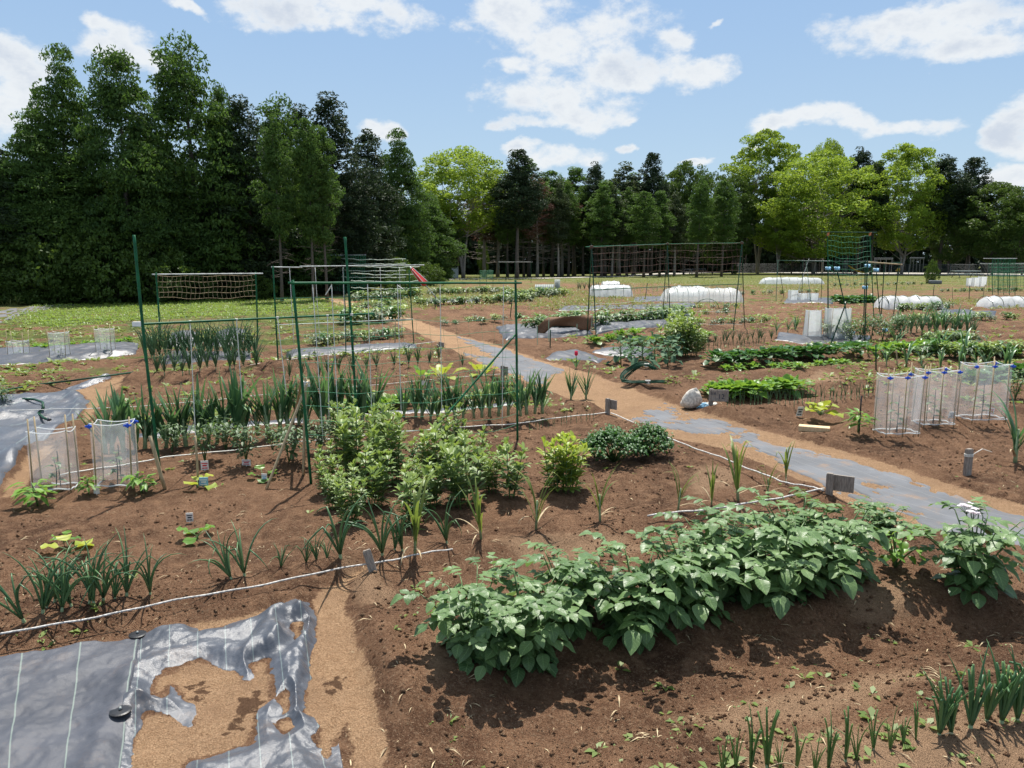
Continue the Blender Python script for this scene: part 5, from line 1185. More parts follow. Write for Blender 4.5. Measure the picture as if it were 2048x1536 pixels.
def picnic(px, py, label, wpx, mat):
    g = GP(px, py); s = g[1] / FPX; W = wpx * s / 2; parts = []
    mb = MB(); mb.box(g + UP * .72, (W, 0, 0), (0, .38, 0), (0, 0, .03)); parts.append(mb.build('tabletop', mat, None, False))
    for y in (-.75, .75): mb = MB(); mb.box(g + np.array((0, y, .43)), (W * 1.02, 0, 0), (0, .14, 0), (0, 0, .025)); parts.append(mb.build('bench', mat, None, False))
    for x in (-.7, .7):
        mb = MB()
        for sg in (-1, 1): mb.tube([g + np.array((x * W, .2 * sg, .7)), g + np.array((x * W, .8 * sg, 0))], .035, 6)
        mb.tube([g + np.array((x * W, -.75, .4)), g + np.array((x * W, .75, .4))], .03, 6); parts.append(mb.build('leg', 'metal_grey'))
    thing('picnic_table', label, 'picnic table', parts)
picnic(1393, 548.5, 'dark picnic table by the gravel path before the trees', 34, 'metal_grey'); picnic(1930, 556, 'pale topped picnic table behind the low fence', 52, 'grey_box'); picnic(1375, 549.5, 'second dark picnic table half hidden beside the first', 20, 'metal_grey')
# long low fence
parts = []; pts = [GP(x, y) for x, y in ((1470, 546), (1600, 547), (1740, 549), (1900, 551), (2100, 554))]; hF = 1.35
mb = MB(); rail = MB()
def along(P, step):
    out = []
    for a, b in zip(P[:-1], P[1:]):
        n = max(1, int(np.linalg.norm(b - a) / step))
        out += [a + (b - a) * i / n for i in range(n)]
    return out + [P[-1]]
for p in along(pts, 2.2): pm = MB(); pm.box(p + UP * hF / 2, (.03, 0, 0), (0, .03, 0), (0, 0, hF / 2 + .04)); parts.append(pm.build('post', 'metal_grey', None, False))
nb = MB()
for z in np.linspace(.08, hF, 12): nb.tube([p + UP * z for p in along(pts, 4)], .018 if z > hF - .05 else .008, 4, cap=False)
for p in along(pts, .22): nb.tube([p, p + UP * hF], .006, 3, cap=False)
parts.append(nb.build('mesh_panel', 'metal_grey')); thing('park_fence', 'long low grey mesh fence around the playground', 'fence', parts)
# playground
def frame(px, py, wpx, hpx, label, name='play_frame', cat='play frame', bars=4, mat='metal_grey'):
    g = GP(px, py); s = g[1] / FPX; W, Hh = wpx * s / 2, hpx * s; ps = []
    for x in np.linspace(-W, W, bars): ps.append(pole(g + np.array((x, 0, 0)), g + np.array((x, 0, Hh)), .05, mat))
    for z in (Hh, Hh * .93): ps.append(pole(g + np.array((-W * 1.1, 0, z)), g + np.array((W * 1.1, 0, z)), .045, mat, 'crossbar'))
    thing(name, label, cat, ps)
frame(1765, 546, 34, 29, 'low wide play frame beside the yellow slide'); frame(1832, 546, 26, 30, 'square climbing frame near the potted tree', bars=5); frame(1720, 545, 60, 22, 'long bar play frame behind the slide', bars=3)
g = GP(1713, 549); s = g[1] / FPX; ps = []; mb = MB(); P = [np.array((-19, 0, 17)) * s, np.array((-12, -2, 12)) * s, np.array((-2, -4, 6)) * s, np.array((8, -6, 3)) * s, np.array((15, -7, 2.4)) * s]; V = []; F = []
for p in P:
    for y, z in ((-3.2, 2.2), (-3, 0), (3, 0), (3.2, 2.2)): V.append(g + p + np.array((0, y, z)) * s)
for i in range(4):
    for j in range(3): F.append((i * 4 + j, i * 4 + j + 1, i * 4 + j + 5, i * 4 + j + 4))
mb.add(V, F); o1 = mb.build('chute', 'yellow'); so = o1.modifiers.new('Solidify', 'SOLIDIFY'); so.thickness = .08
ps = [o1]
for x, y in ((-20, -3), (-20, 3), (-27, -3), (-27, 3)): ps.append(pole(g + np.array((x, y, 0)) * s, g + np.array((x, y, 24)) * s, .05, 'metal_grey'))
mb = MB(); mb.box(g + np.array((-23.5, 0, 16.5)) * s, (4 * s, 0, 0), (0, 3.4 * s, 0), (0, 0, .5 * s)); ps.append(mb.build('deck', 'metal_grey', None, False)); thing('playground_slide', 'yellow playground slide behind the low fence', 'slide', ps)
for px, lab in ((1796, 'orange and yellow spring toy beside the slide'), (1742, 'small yellow spring toy at the foot of the slide')):
    g = GP(px, 549); s = g[1] / FPX; mb = MB(); mb.tube([g + UP * 0, g + UP * 6 * s], [.16, .12], 8); a_ = mb.build('spring', 'metal_grey'); mb = MB(); mb.tube([g + np.array((-5 * s, 0, 7 * s)), g + np.array((0, 0, 9 * s)), g + np.array((4 * s, 0, 10 * s)), g + np.array((5 * s, 0, 14 * s))], [.1, .28, .22, .1], 10); b_ = mb.build('seat', 'yellow'); thing('spring_toy', lab, 'spring toy', [a_, b_])
# planter with a young tree
g = GP(1866, 568); s = g[1] / FPX; mb = MB(); mb.box(g + np.array((4 * s, 0, 3.6 * s)), (11 * s, 0, 0), (0, 6 * s, 0), (0, 0, 3.6 * s)); a_ = mb.build('planter_box', 'metal_grey', None, False); m_ = a_.modifiers.new('Bevel', 'BEVEL'); m_.width = .05
tag(root_of('planter', a_), 'dark planter box at the foot of the young net-wrapped tree', 'planter')
# ------------------------------------------------------------------ trees
def quads(rg, Cn, L, W, drop=0., tint=None, up=0.):
    """one leaf-sized face per centre"""
    n = len(Cn); u = rg.normal(size=(n, 3)); u[:, 2] -= drop; u /= np.linalg.norm(u, axis=1)[:, None] + 1e-9
    w = rg.normal(size=(n, 3)); w[:, 2] *= (1 - up); v = np.cross(u, w); v /= np.linalg.norm(v, axis=1)[:, None] + 1e-9
    l = (L * rg.uniform(.6, 1.3, n))[:, None] * .5; k = (W * rg.uniform(.6, 1.3, n))[:, None] * .5
    V = np.stack([Cn - u * l, Cn + v * k - u * l * .1, Cn + u * l, Cn - v * k - u * l * .1], 1).reshape(-1, 3)
    return V, np.repeat(tint if tint is not None else rg.uniform(0, 1, n), 4)
def envr(env, h): return np.interp(h, [e[0] for e in env], [e[1] for e in env])
def tree_proto(seed, name, leaf, bark, Ht, env, c0, nclump, nleaf, rc, L, W, drop=.3, tr=.16, limbs=14, bare=0, bend=.25, fork=0, shell=.55, twig=0, lobes=.25, drape=0.):
    """env: crown radius against height share; c0: share of height where foliage starts"""
    rg = np.random.default_rng(seed); hs = rg.uniform(c0, 1, nclump * 6); wgt = envr(env, hs); keep = rg.uniform(0, wgt.max(), len(hs)) < wgt; hs = hs[keep][:nclump]; n = len(hs)
    th = rg.uniform(0, 2 * np.pi, n); ph = rg.uniform(0, 6.3, 4)
    lob = 1 + lobes * (np.sin(2 * th + ph[0] + 3 * hs) * .5 + np.sin(3 * th + ph[1] - 7 * hs) * .5 + .6 * np.sin(hs * 22 + ph[2] + th))
    rr = envr(env, hs) * lob * np.where(rg.uniform(size=n) < shell, rg.uniform(.82, 1.05, n), np.sqrt(rg.uniform(.02, .8, n)))
    cx, cy = bend * np.sin(3 * hs / .95 + seed) * hs, bend * np.cos(2.3 * hs / .95 + seed) * hs
    Cc = np.stack([rr * np.cos(th) + cx, rr * np.sin(th) + cy, hs * Ht], 1)
    sz = rc * rg.uniform(.6, 1.35, n); off = rg.normal(size=(n, nleaf, 3)); off /= (np.linalg.norm(off, axis=2)[..., None] + .35); off *= np.array((1, 1, .62 if not drape else .30)); off[..., 2] -= drape * (off[..., 0] ** 2 + off[..., 1] ** 2)
    Cn = (Cc[:, None] + off * sz[:, None, None]); tn = np.clip(rg.uniform(.1, .9, n)[:, None] * .6 + .2 + .25 * off[..., 2] + rg.normal(size=(n, nleaf)) * .12, 0, 1)  # leaves tinted lighter towards each clump's top, a lit upper side painted in
    Cn[..., 2] = np.clip(Cn[..., 2], .05, None)
    V, T = quads(rg, Cn.reshape(-1, 3), L, W, drop, tn.reshape(-1))
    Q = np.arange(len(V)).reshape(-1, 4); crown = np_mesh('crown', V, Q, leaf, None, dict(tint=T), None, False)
    rnd.seed(seed); mb = MB(); top = Ht * (.90 if not fork else .55); stems = []
    for f in range(max(1, fork)):
        a = f * 2.6 + seed; sp = .0 if not fork else .10 * Ht
        P = [np.array((0, 0, -.15)) + np.array((0, 0, (top + .15) * t)) + np.array((math.cos(a), math.sin(a), 0)) * sp * t ** 1.5 + np.array((bend * math.sin(3 * t + seed), bend * math.cos(2.3 * t + seed), 0)) * t for t in np.linspace(0, 1, 9)]
        r0 = tr * (1 if not fork else .75); mb.tube(P, [r0 * (1.25 if i == 0 else 1 - .95 * i / 8) for i in range(9)], 8); stems.append(P)
    lmp = rg.choice(n, min(limbs, n), replace=False)
    for i in lmp:
        P = stems[i % len(stems)]; z = max(Cc[i][2] - rr[i] * (.2 if not fork else .7), c0 * Ht * .6); t = min(z / top, .96); k = min(int(t * 8), 7); s_ = P[k] + (P[k + 1] - P[k]) * (t * 8 - k)
        e = Cc[i]; m_ = (s_ + e) / 2 + UP * (.10 if not fork else -.05) * np.linalg.norm(e - s_); mb.tube([s_, m_, e], [tr * .38 * (1 - .6 * t), tr * .22 * (1 - .5 * t), .012], 5, cap=False)
    for i in range(bare):
        z = Ht * U(.14, c0 + .25); t = z / top; k = min(int(t * 8), 7); P = stems[0]; s_ = P[k] + (P[k + 1] - P[k]) * (t * 8 - k); a = U(0, 6.3); l = U(.5, 1.0) * Ht * .10
        d = az(a, U(-.35, .35)); e1 = s_ + d * l * .6; e2 = e1 + (d + UP * U(-.3, .5)) * l * .5; mb.tube([s_, e1, e2], [.03, .018, .006], 4, cap=False)
        for q in range(twig): f0 = s_ + (e2 - s_) * U(.3, 1); mb.tube([f0, f0 + az(a + U(-1, 1), U(-.5, .5)) * l * U(.2, .45)], [.010, .004], 3, cap=False)
    trunk = mb.build('trunk', bark)
    r = root_of(name, crown, trunk); r.location = (0, -60, -40); r['Ht'] = Ht; r['Rm'] = max(e[1] for e in env); return r
CED = [(0, 1.3), (.15, 2.1), (.32, 2.3), (.48, 1.95), (.62, 1.5), (.76, 1.05), (.88, .62), (.96, .25), (1, .02)]
CED2 = [(0, .9), (.12, 1.7), (.3, 2.3), (.45, 2.1), (.6, 1.6), (.76, 1.1), (.9, .6), (.97, .22), (1, .02)]
SPK = [(0, .6), (.1, 1.4), (.3, 1.8), (.6, 1.4), (.8, .85), (.93, .4), (1, .05)]
BARE = [(.30, .3), (.42, 1.3), (.6, 1.7), (.78, 1.3), (.9, .7), (1, .05)]
CON = [(.36, .4), (.44, 2.0), (.6, 2.3), (.75, 1.7), (.9, .75), (1, .05)]
RND = [(.30, .6), (.42, 2.6), (.55, 4.0), (.70, 4.6), (.84, 4.0), (.94, 2.4), (1, .3)]
TALL = [(.36, .6), (.5, 2.2), (.62, 2.9), (.75, 3.6), (.87, 3.3), (.95, 2.0), (1, .3)]
DROP = [(.10, 1.0), (.2, 3.4), (.35, 5.0), (.55, 5.4), (.75, 4.9), (.88, 3.6), (.96, 2.0), (1, .3)]
EGG = [(.14, .8), (.25, 3.2), (.45, 4.6), (.65, 4.6), (.82, 3.6), (.93, 2.2), (1, .3)]
BSH = [(0, .8), (.15, 2.0), (.4, 2.5), (.7, 2.1), (.9, 1.1), (1, .2)]
TR = {}
TR['cedar'] = [tree_proto(201 + i, 'vine_draped_cedar', 't_cedar', 'bark', 12., (CED, CED2, CED)[i], .02, 430, 120, .74, .21, .08, .8, .2, 10, 10, lobes=.24, shell=.85, drape=.6) for i in range(3)]
TR['cypress'] = [tree_proto(211 + i, 'dark_cypress', 't_dark', 'bark', 12., SPK, .05, 400, 70, .45, .22, .075, .2, .2, 16, 14, lobes=.35) for i in range(2)]
TR['bare_conifer'] = [tree_proto(221 + i, 'bare_trunked_conifer', 't_pine', 'bark_grey', 16., BARE, .34, 200, 64, .62, .30, .11, .3, .19, 26, 30, lobes=.45, twig=3) for i in range(4)]
TR['dead'] = [tree_proto(231 + i, 'rusty_dying_conifer', 't_red', 'bark_grey', 15., BARE, .34, 130, 40, .60, .30, .07, .2, .16, 34, 60, lobes=.4, twig=7) for i in range(2)]
TR['cedar_tall'] = [tree_proto(241 + i, 'tall_cedar', 't_dark', 'bark', 17., CON, .38, 310, 70, .6, .30, .11, .3, .22, 20, 18, lobes=.4) for i in range(2)]
TR['round'] = [tree_proto(251 + i, 'fresh_green_tree', 't_bright', 'bark_grey', 17., (RND, TALL, DROP, EGG)[i], (.36, .40, .16, .20)[i], (330, 260, 520, 430)[i], 84, (.85, .66, .85, .8)[i], .29, .16, .25, .24, 60, 4, .3, (3, 4, 3, 2)[i], (.72, .6, .75, .72)[i], 0, .34) for i in range(4)]
TR['broad'] = [tree_proto(261 + i, 'green_broadleaf_tree', 't_mid', 'bark', 14., (EGG, DROP)[i], (.16, .12)[i], 420, 76, .75, .29, .16, .25, .2, 26, 4, .3, 2, .7, 0, .25) for i in range(2)]
TR['bush'] = [tree_proto(271 + i, 'understorey_shrub', 't_mid', 'bark', 4., BSH, .02, 190, 40, .5, .24, .13, .2, .06, 12, 3, .2, 4, .75, 0, .3) for i in range(2)]
TUSED = {}
def tree(kind, px, base, top, half, label, group, idx=None, rz=None):
    """tree by its foot, its top and its half-width in the photo"""
    lst = TR[kind]; k = TUSED.get(kind, 0); TUSED[kind] = k + 1; src = lst[(idx if idx is not None else k) % len(lst)]
    if src.get('used'): o = dup(src); 
    else: o = src; src['used'] = 1
    for q in ('used',):
        if o is not src and q in o: del o[q]
    g = GP(px, base); h = atY(px, top, g[1])[2] - g[2]; sz = h / src['Ht']; sx = half / FPX * g[1] / src['Rm'] if half else sz
    g[0] = atY(px, top + (base - top) * .35, g[1])[0]
    o.location = g; o.scale = (sx, sx, sz); o.rotation_euler = (0, 0, rnd.uniform(0, 6.28) if rz is None else rz)
    tag(o, label, 'tree' if kind != 'bush' else 'shrub', group); return o
rnd.seed(99)
LW = 'trees of the dark wood'
for i, (k, x, b, t, w, lab) in enumerate([
    ('cedar', 128, 601, 76, 78, 'vine-draped cedar with a pointed top, highest beside the frame-edge cloud'), ('cedar', 238, 603, 76, 88, 'vine-draped cedar with a steep rounded cone between the two other tall tops'),
    ('cedar', 376, 598, 46, 100, 'tallest vine-draped cedar with a rounded dome top'), ('cedar', 66, 604, 208, 78, 'lower rounded cedar in front of the pointed one'),
    ('cedar', 448, 596, 150, 40, 'cedar leaning out from the shoulder of the tallest dome'), ('cedar', 560, 593, 172, 76, 'vine-draped cedar with drooping pale green sprays above the bare trunks'),
    ('cedar', 796, 570, 250, 56, 'dark column-shaped cedar standing last before the gap'), ('cedar', 850, 566, 375, 58, 'sunlit green cedar skirting the dark column'),
    ('cypress', 662, 588, 192, 76, 'spiky-topped dark cypress sloping toward the column cedar'), ('cypress', 725, 582, 258, 66, 'dark cypress between the spiky top and the column cedar'),
    ('cypress', 490, 596, 198, 70, 'dark cypress notch between the tallest dome and drooping sprays'), ('cypress', 10, 606, 285, 95, 'brownish dark cypress cut off by the frame edge'),
    ('cypress', 600, 590, 215, 66, 'dark cypress just behind the drooping sprays'), ('cedar', 300, 602, 300, 90, 'lower cedar filling between the two tallest domes'), ('cedar', 160, 603, 300, 90, 'lower cedar below the pointed top')]):
    tree(k, x, b, t, w, lab, LW)
for i, (x, b, t, w) in enumerate([(30, 608, 470, 75), (120, 607, 440, 80), (210, 606, 455, 75), (300, 604, 480, 70), (385, 600, 500, 60), (60, 608, 530, 60), (455, 598, 520, 55), (170, 607, 540, 55), (705, 586, 540, 42), (790, 575, 515, 45), (590, 592, 560, 36), (850, 572, 525, 34), (510, 598, 550, 40)]):
    tree('bush', x, b, t, w, '%s leafy shrub from the frame edge at the foot of the dark wood' % ordw(sorted((30, 120, 210, 300, 385, 60, 455, 170, 705, 790, 590, 850, 510)).index(x)), 'shrubs at the foot of the dark wood')
# bare trunks at the wood's edge
for i, (x, b, t) in enumerate([(553, 603, 230), (617, 602, 225), (646, 601, 250)]):
    o = tree('bare_conifer', x, b, t, 30, ('first', 'second', 'third')[i] + ' pale bare trunk showing at the front of the dark wood', LW, i)
    for ch in o.children:
        if ch.name.startswith('crown'): ch.material_slots[0].link = 'OBJECT'; ch.material_slots[0].material = M['t_cedar']
        else: ch.material_slots[0].link = 'OBJECT'; ch.material_slots[0].material = M['bark']
MW = 'trees behind the open field'
mid = [('round', 925, 556, 298, 88, 'big fresh green tree domed behind the rusty conifer', 0), ('cedar_tall', 1034, 557, 290, 46, 'dark pointed cedar taller than the conifers around it', 0), ('dead', 968, 553, 338, 42, 'rusty conifer in front of the fresh green dome', 0), ('dead', 1075, 554, 345, 34, 'rusty bare conifer beside the dark pointed cedar', 1),
    ('bare_conifer', 1058, 553, 318, 36, 'thin conifer right behind the rusty bare one', 0), ('dead', 1125, 552, 352, 36, 'reddish dying conifer with spreading dead branches', 0), ('bare_conifer', 1105, 552, 335, 34, 'slim grey conifer left of the reddish dying one', 1), ('bare_conifer', 1150, 551, 333, 38, 'conifer with a blunt green top after the reddish one', 2),
    ('cedar_tall', 1192, 552, 318, 32, 'conifer with a neat dark pointed tip at mid field', 1), ('bare_conifer', 1240, 551, 325, 44, 'conifer with a hooked drooping top', 3), ('bare_conifer', 1270, 550, 345, 36, 'grey conifer behind the hooked one', 0), ('cedar_tall', 1306, 551, 297, 34, 'thin spire conifer poking above the tree line', 0),
    ('broad', 1372, 550, 322, 50, 'pale leafed tree with an airy crown by the picnic table', 0), ('bare_conifer', 1338, 549, 340, 30, 'thin conifer between the spire and the airy crown', 1), ('broad', 1430, 549, 345, 44, 'dark green leafy tree behind the plum net', 1), ('bare_conifer', 1212, 553, 360, 34, 'grey conifer with curled dead lower boughs', 2),
    ('bare_conifer', 995, 553, 352, 32, 'thin grey conifer between the rusty tree and the dark cedar', 3), ('bare_conifer', 890, 556, 390, 34, 'conifer with a bare trunk at the gap by the wood', 0), ('broad', 1470, 548, 350, 44, 'dark leafy tree shaded behind the tall round one', 0),
    ('round', 1524, 547, 263, 56, 'tall open-crowned tree with twin trunks and a round head', 1), ('round', 1636, 549, 303, 100, 'wide drooping fresh green tree whose boughs reach low', 2), ('round', 1655, 546, 281, 40, 'fresh green treetop peeking over the wide drooping tree', 0), ('round', 1816, 549, 287, 68, 'bright yellow green egg-shaped tree behind the potted tree', 3),
    ('cedar_tall', 1722, 548, 289, 36, 'dark conifer between the two brightest trees', 1), ('cedar_tall', 1752, 549.5, 315, 26, 'lower dark conifer beside the egg-shaped tree', 0), ('cedar_tall', 1890, 549, 303, 44, 'dark rounded conifer behind the egg-shaped tree', 1), ('cedar_tall', 1948, 549, 306, 42, 'dark layered conifer standing above the last broadleaf trees', 0),
    ('broad', 1995, 550, 364, 66, 'deep green broadleaf tree below the layered conifer', 0), ('broad', 2055, 551, 372, 58, 'broadleaf tree cut by the frame edge', 1), ('round', 1560, 549, 400, 36, 'small fresh tree under the tall round one', 0), ('broad', 1590, 547, 345, 40, 'shaded tree between the tall round and the wide drooping one', 1), ('broad', 1905, 549, 400, 40, 'dark tree under the egg-shaped crown edge', 0)]
for j, x in enumerate((1015, 1048, 1088, 1118, 1138, 1168, 1205, 1226, 1256, 1290, 1322, 1352, 1398, 1448)):
    mid.append(('bare_conifer', x, 554 - (j % 3), 350 + (j * 37) % 34, 24, '%s slender pale-trunked conifer from the dark wood in the thin front line' % ordw(j), j % 4))
for (k, x, b, t, w, lab, i) in mid: tree(k, x, b, t, w, lab, MW, i)
# young net-wrapped tree by the planter
o = tree('bush', 1864, 567, 520, 11, 'young leafy tree growing above the dark planter', None); tag(o, o['label'], 'tree')
tree('bush', 800, 588, 540, 34, 'bushy green shrub beside the red parasol', None); tree('bush', 868, 566, 535, 28, 'olive shrub at the corner of the dark wood', None); tree('bush', 965, 550, 470, 10, 'small yellow-leaved tree in front of the trunks', None); tree('bush', 1468, 549, 528, 7, 'tiny clipped shrub by the trunks', None)
# far wood behind everything: one mass nobody could count
def far_wood():
    rg = np.random.default_rng(5); Vs = []; Ts = []; P = [(-160, 606, 300), (60, 604, 320), (250, 602, 350), (430, 598, 350), (560, 594, 360), (700, 584, 380), (830, 562, 400), (900, 551, 395), (1000, 549.5, 385), (1200, 548.5, 372), (1400, 547, 368), (1560, 545.5, 375), (1750, 545, 360), (1900, 546, 360), (2150, 547, 385), (2400, 548, 400)]
    trunks = MB()
    for a, b in zip(P[:-1], P[1:]):
        ga, gb = G0(a[0], a[1]), G0(b[0], b[1]); L = np.linalg.norm(gb - ga); n = int(L * 400); back = 5 + .10 * ga[1]
        t = rg.uniform(0, 1, n); dist = ga[1] + (gb[1] - ga[1]) * t; base = np.stack([ga[0] + (gb[0] - ga[0]) * t, dist, 0 * t], 1); dep = rg.uniform(.25, 1, n) * back; dirv = base[:, :2] / np.linalg.norm(base[:, :2], axis=1)[:, None]
        H = CH + (525 - (a[2] + (b[2] - a[2]) * t)) / FPX * dist; H = H * (.80 + .18 * np.sin(base[:, 0] * 1.1) + .12 * np.sin(base[:, 0] * 2.7 + 1)) * (1 - .1 * rg.uniform(0, 1, n)); z = rg.uniform(0, 1, n) ** 1.25 * H
        Cn = np.stack([base[:, 0] + dirv[:, 0] * dep, base[:, 1] + dirv[:, 1] * dep, z], 1); V, T = quads(rg, Cn, np.full(n, 1.1), np.full(n, .62), .3); Vs.append(V); Ts.append(T * .6)
        for k in range(int(L * .9)):
            s_ = rg.uniform(); g = ga + (gb - ga) * s_; q = g * (1 + rg.uniform(.02, .12)); h = 3 + (6 if q[1] > 60 else 1.5) * rg.uniform(); trunks.tube([(q[0], q[1], -.3), (q[0] + rg.normal() * .2, q[1], h)], [.14, .09], 5, cap=False)
    V = np.concatenate(Vs); o = np_mesh('far_wood', V, np.arange(len(V)).reshape(-1, 4), 't_dark', None, dict(tint=np.concatenate(Ts)), None, False); tag(o, kind='stuff')
    o = trunks.build('far_wood_trunks', 'bark'); tag(o, kind='stuff')
far_wood()

# ------------------------------------------------------------------ ground cover nobody could count
def tufts(name, n, region, sizef, mat, seed, blades=5, wide=.35, accept=None, flat=.5):
    rg = np.random.default_rng(seed); x0, x1, y0, y1 = region
    y = y0 * (y1 / y0) ** rg.uniform(0, 1, n); x = rg.uniform(x0, x1, n) * (y + 1.5) ; m = accept(x, y, rg) if accept else np.ones(n, bool); x, y = x[m], y[m]
    z = GZ(x, y); n = len(x); sz = sizef(x, y, rg); C0 = np.stack([x, y, z - .004], 1)
    a = rg.uniform(0, 2 * np.pi, (n, blades)); el = rg.uniform(.15, 1.2, (n, blades)) * (1 - flat) + .25 * flat; L = sz[:, None] * rg.uniform(.5, 1.2, (n, blades))
    d = np.stack([np.cos(a) * np.cos(el), np.sin(a) * np.cos(el), np.sin(el)], 2); s = np.stack([-np.sin(a), np.cos(a), 0 * a], 2) * (L * wide * .5)[..., None]
    b = C0[:, None]; mid = b + d * (L * .55)[..., None]; tip = b + d * L[..., None] - np.array((0, 0, 1)) * (L * .25)[..., None]
    V = np.stack([b + 0 * d, mid + s, tip, mid - s], 2).reshape(-1, 3); T = np.repeat(np.clip(rg.uniform(0, 1, (n, 1)) * .7 + rg.uniform(0, .35, (n, blades)), 0, 1).ravel(), 4)
    o = np_mesh(name, V, np.arange(len(V)).reshape(-1, 4), mat, None, dict(tint=T), None, False); tag(o, kind='stuff')
def on_sheet(x, y): return np.maximum(sdpoly(x, y, SHEETS[0]), sdpoly(x, y, SHEETS[1])) > -.02
def not_sand(x, y): return (sand_sd(x, y) < -.12) & ~on_sheet(x, y)
def patchy(lo, sc, seed):
    def f(x, y, rg):
      b = np.full(len(x), -9.)
      for P in BAREP: b = np.maximum(b, sdpoly(x, y, P))
      return (b < rg.uniform(-.25, .0, len(x)) * 1 - 0 + (rg.uniform(size=len(x)) < .12) * 9) & not_sand(x, y) & (fbm(x * sc, y * sc, seed, 4) + rg.uniform(-.25, .25, len(x)) > lo)
    return f
tufts('weeds', 8500, (-.85, .85, 2.1, 13), lambda x, y, g: .012 + .045 * g.uniform(0, 1, len(x)) ** 2.2, 'weed', 1, 6, .42, patchy(.06, .9, 301), .5)
tufts('weeds', 17000, (-.85, .85, 8, 34), lambda x, y, g: .04 + .11 * g.uniform(0, 1, len(x)) ** 2, 'weed', 2, 6, .35, patchy(.02, .35, 303), .35)
tufts('weeds', 5000, (-.78, -.30, 7.5, 19), lambda x, y, g: .03 + .10 * g.uniform(0, 1, len(x)) ** 2, 'weed', 3, 7, .35, patchy(-.05, .5, 305), .45)
tufts('dry_litter', 4200, (-.8, .85, 2.1, 12), lambda x, y, g: .015 + .07 * g.uniform(0, 1, len(x)) ** 2.5, 'straw', 4, 2, .07, lambda x, y, g: (sand_sd(x, y) < .02) & ~on_sheet(x, y), .95)
tufts('lawn_grass', 48000, (-.75, -.15, 15, 45), lambda x, y, g: .06 + .09 * g.uniform(0, 1, len(x)), 'lawn', 5, 5, .16, lambda x, y, g: sdpoly(x, y, LAWN) > g.uniform(-.5, .3, len(x)), .1)
tufts('tall_grass', 5000, (-.75, -.2, 22, 60), lambda x, y, g: .25 + .35 * g.uniform(0, 1, len(x)), 'field', 6, 6, .07, lambda x, y, g: np.abs(sdpoly(x, y, P0([(-200, 615), (0, 613), (130, 605.5), (300, 598), (560, 586), (640, 582), (640, 578), (300, 594), (0, 607), (-200, 609)]))) < .5 + 0 * x, .05)
tufts('field_grass', 26000, (-.2, .85, 26, 100), lambda x, y, g: .10 + .16 * g.uniform(0, 1, len(x)), 'field', 7, 5, .22, patchy(.0, .10, 307), .15)
# crumbs of soil
def clods():
    rg = np.random.default_rng(8); n = 90000; y = 1.9 * (11 / 1.9) ** rg.uniform(0, 1, n); x = rg.uniform(-.85, .85, n) * (y + 1); s = sand_sd(x, y)
    m = (s < -.03) & ~on_sheet(x, y) & (fbm(x * 1.5, y * 1.5, 311, 4) + rg.uniform(-.3, .3, n) > -.05); x, y = x[m], y[m]; n = len(x); z = GZ(x, y); r = (.0018 + .0085 * rg.uniform(0, 1, n) ** 7) * (1 + .06 * y)
    base = np.array([(1, 0, 0), (-1, 0, 0), (0, 1, 0), (0, -1, 0), (0, 0, 1), (0, 0, -1)], float); F = np.array([(0, 2, 4), (2, 1, 4), (1, 3, 4), (3, 0, 4), (2, 0, 5), (1, 2, 5), (3, 1, 5), (0, 3, 5)])
    V = base[None] * (r[:, None, None] * rg.uniform(.6, 1.3, (n, 6, 1))) + rg.normal(size=(n, 6, 3)) * (r * .2)[:, None, None] + np.stack([x, y, z + r * .3], 1)[:, None]
    Q = (F[None] + (np.arange(n) * 6)[:, None, None]).reshape(-1, 3); k = len(V.reshape(-1, 3)); zf = np.zeros(k)
    o = np_mesh('soil_crumbs', V.reshape(-1, 3), Q, 'soil', None, dict(sand=zf, pale=np.repeat(rg.uniform(0, .9, n), 6), wet=zf, grass=zf - 1), None, False); tag(o, kind='stuff')
clods()

# ------------------------------------------------------------------ unused prototypes go away
for r_ in PARK:
    for c_ in KIDS.get(r_.name, []): bpy.data.objects.remove(c_)
    bpy.data.objects.remove(r_)
for l_ in TR.values():
    for r_ in l_:
        if not r_.get('used'):
            for c_ in KIDS.get(r_.name, []): bpy.data.objects.remove(c_)
            bpy.data.objects.remove(r_)
for o in S.objects:
    for q in ('used', 'Ht', 'Rm'):
        if q in o: del o[q]

# ------------------------------------------------------------------ light, sky, camera
SUN_AZ, SUN_EL = R(3), R(66)
w = bpy.data.worlds.new('World'); S.world = w; w.use_nodes = True; nt = w.node_tree; bg = nt.nodes['Background']
sky = N(nt, 'ShaderNodeTexSky'); sky.sky_type = 'NISHITA'; sky.sun_disc = False; sky.sun_elevation = SUN_EL; sky.sun_rotation = SUN_AZ; sky.air_density = 1.0; sky.dust_density = .6; sky.ozone_density = 1.5
tc = N(nt, 'ShaderNodeTexCoord').outputs['Generated']
sp = N(nt, 'ShaderNodeSeparateXYZ'); nt.links.new(tc, sp.inputs[0])
azn = mth(nt, 'ARCTAN2', sp.outputs[0], sp.outputs[1]); eln = mth(nt, 'ARCSINE', sp.outputs[2])
def skn(scale, seed, detail=7, rough=.55):
    cb = N(nt, 'ShaderNodeCombineXYZ'); nt.links.new(azn, cb.inputs[0]); nt.links.new(mth(nt, 'MULTIPLY', eln, 1.5), cb.inputs[1]); cb.inputs[2].default_value = seed
    return noise(nt, scale, detail, cb.outputs[0], rough)
n1, n2, n3 = skn(9, 1.3), skn(9, 7.7), mth(nt, 'ADD', skn(17, 3.1, 10, .62), mth(nt, 'MULTIPLY', mth(nt, 'SUBTRACT', skn(48, 5.2, 8, .6), .5), .35))
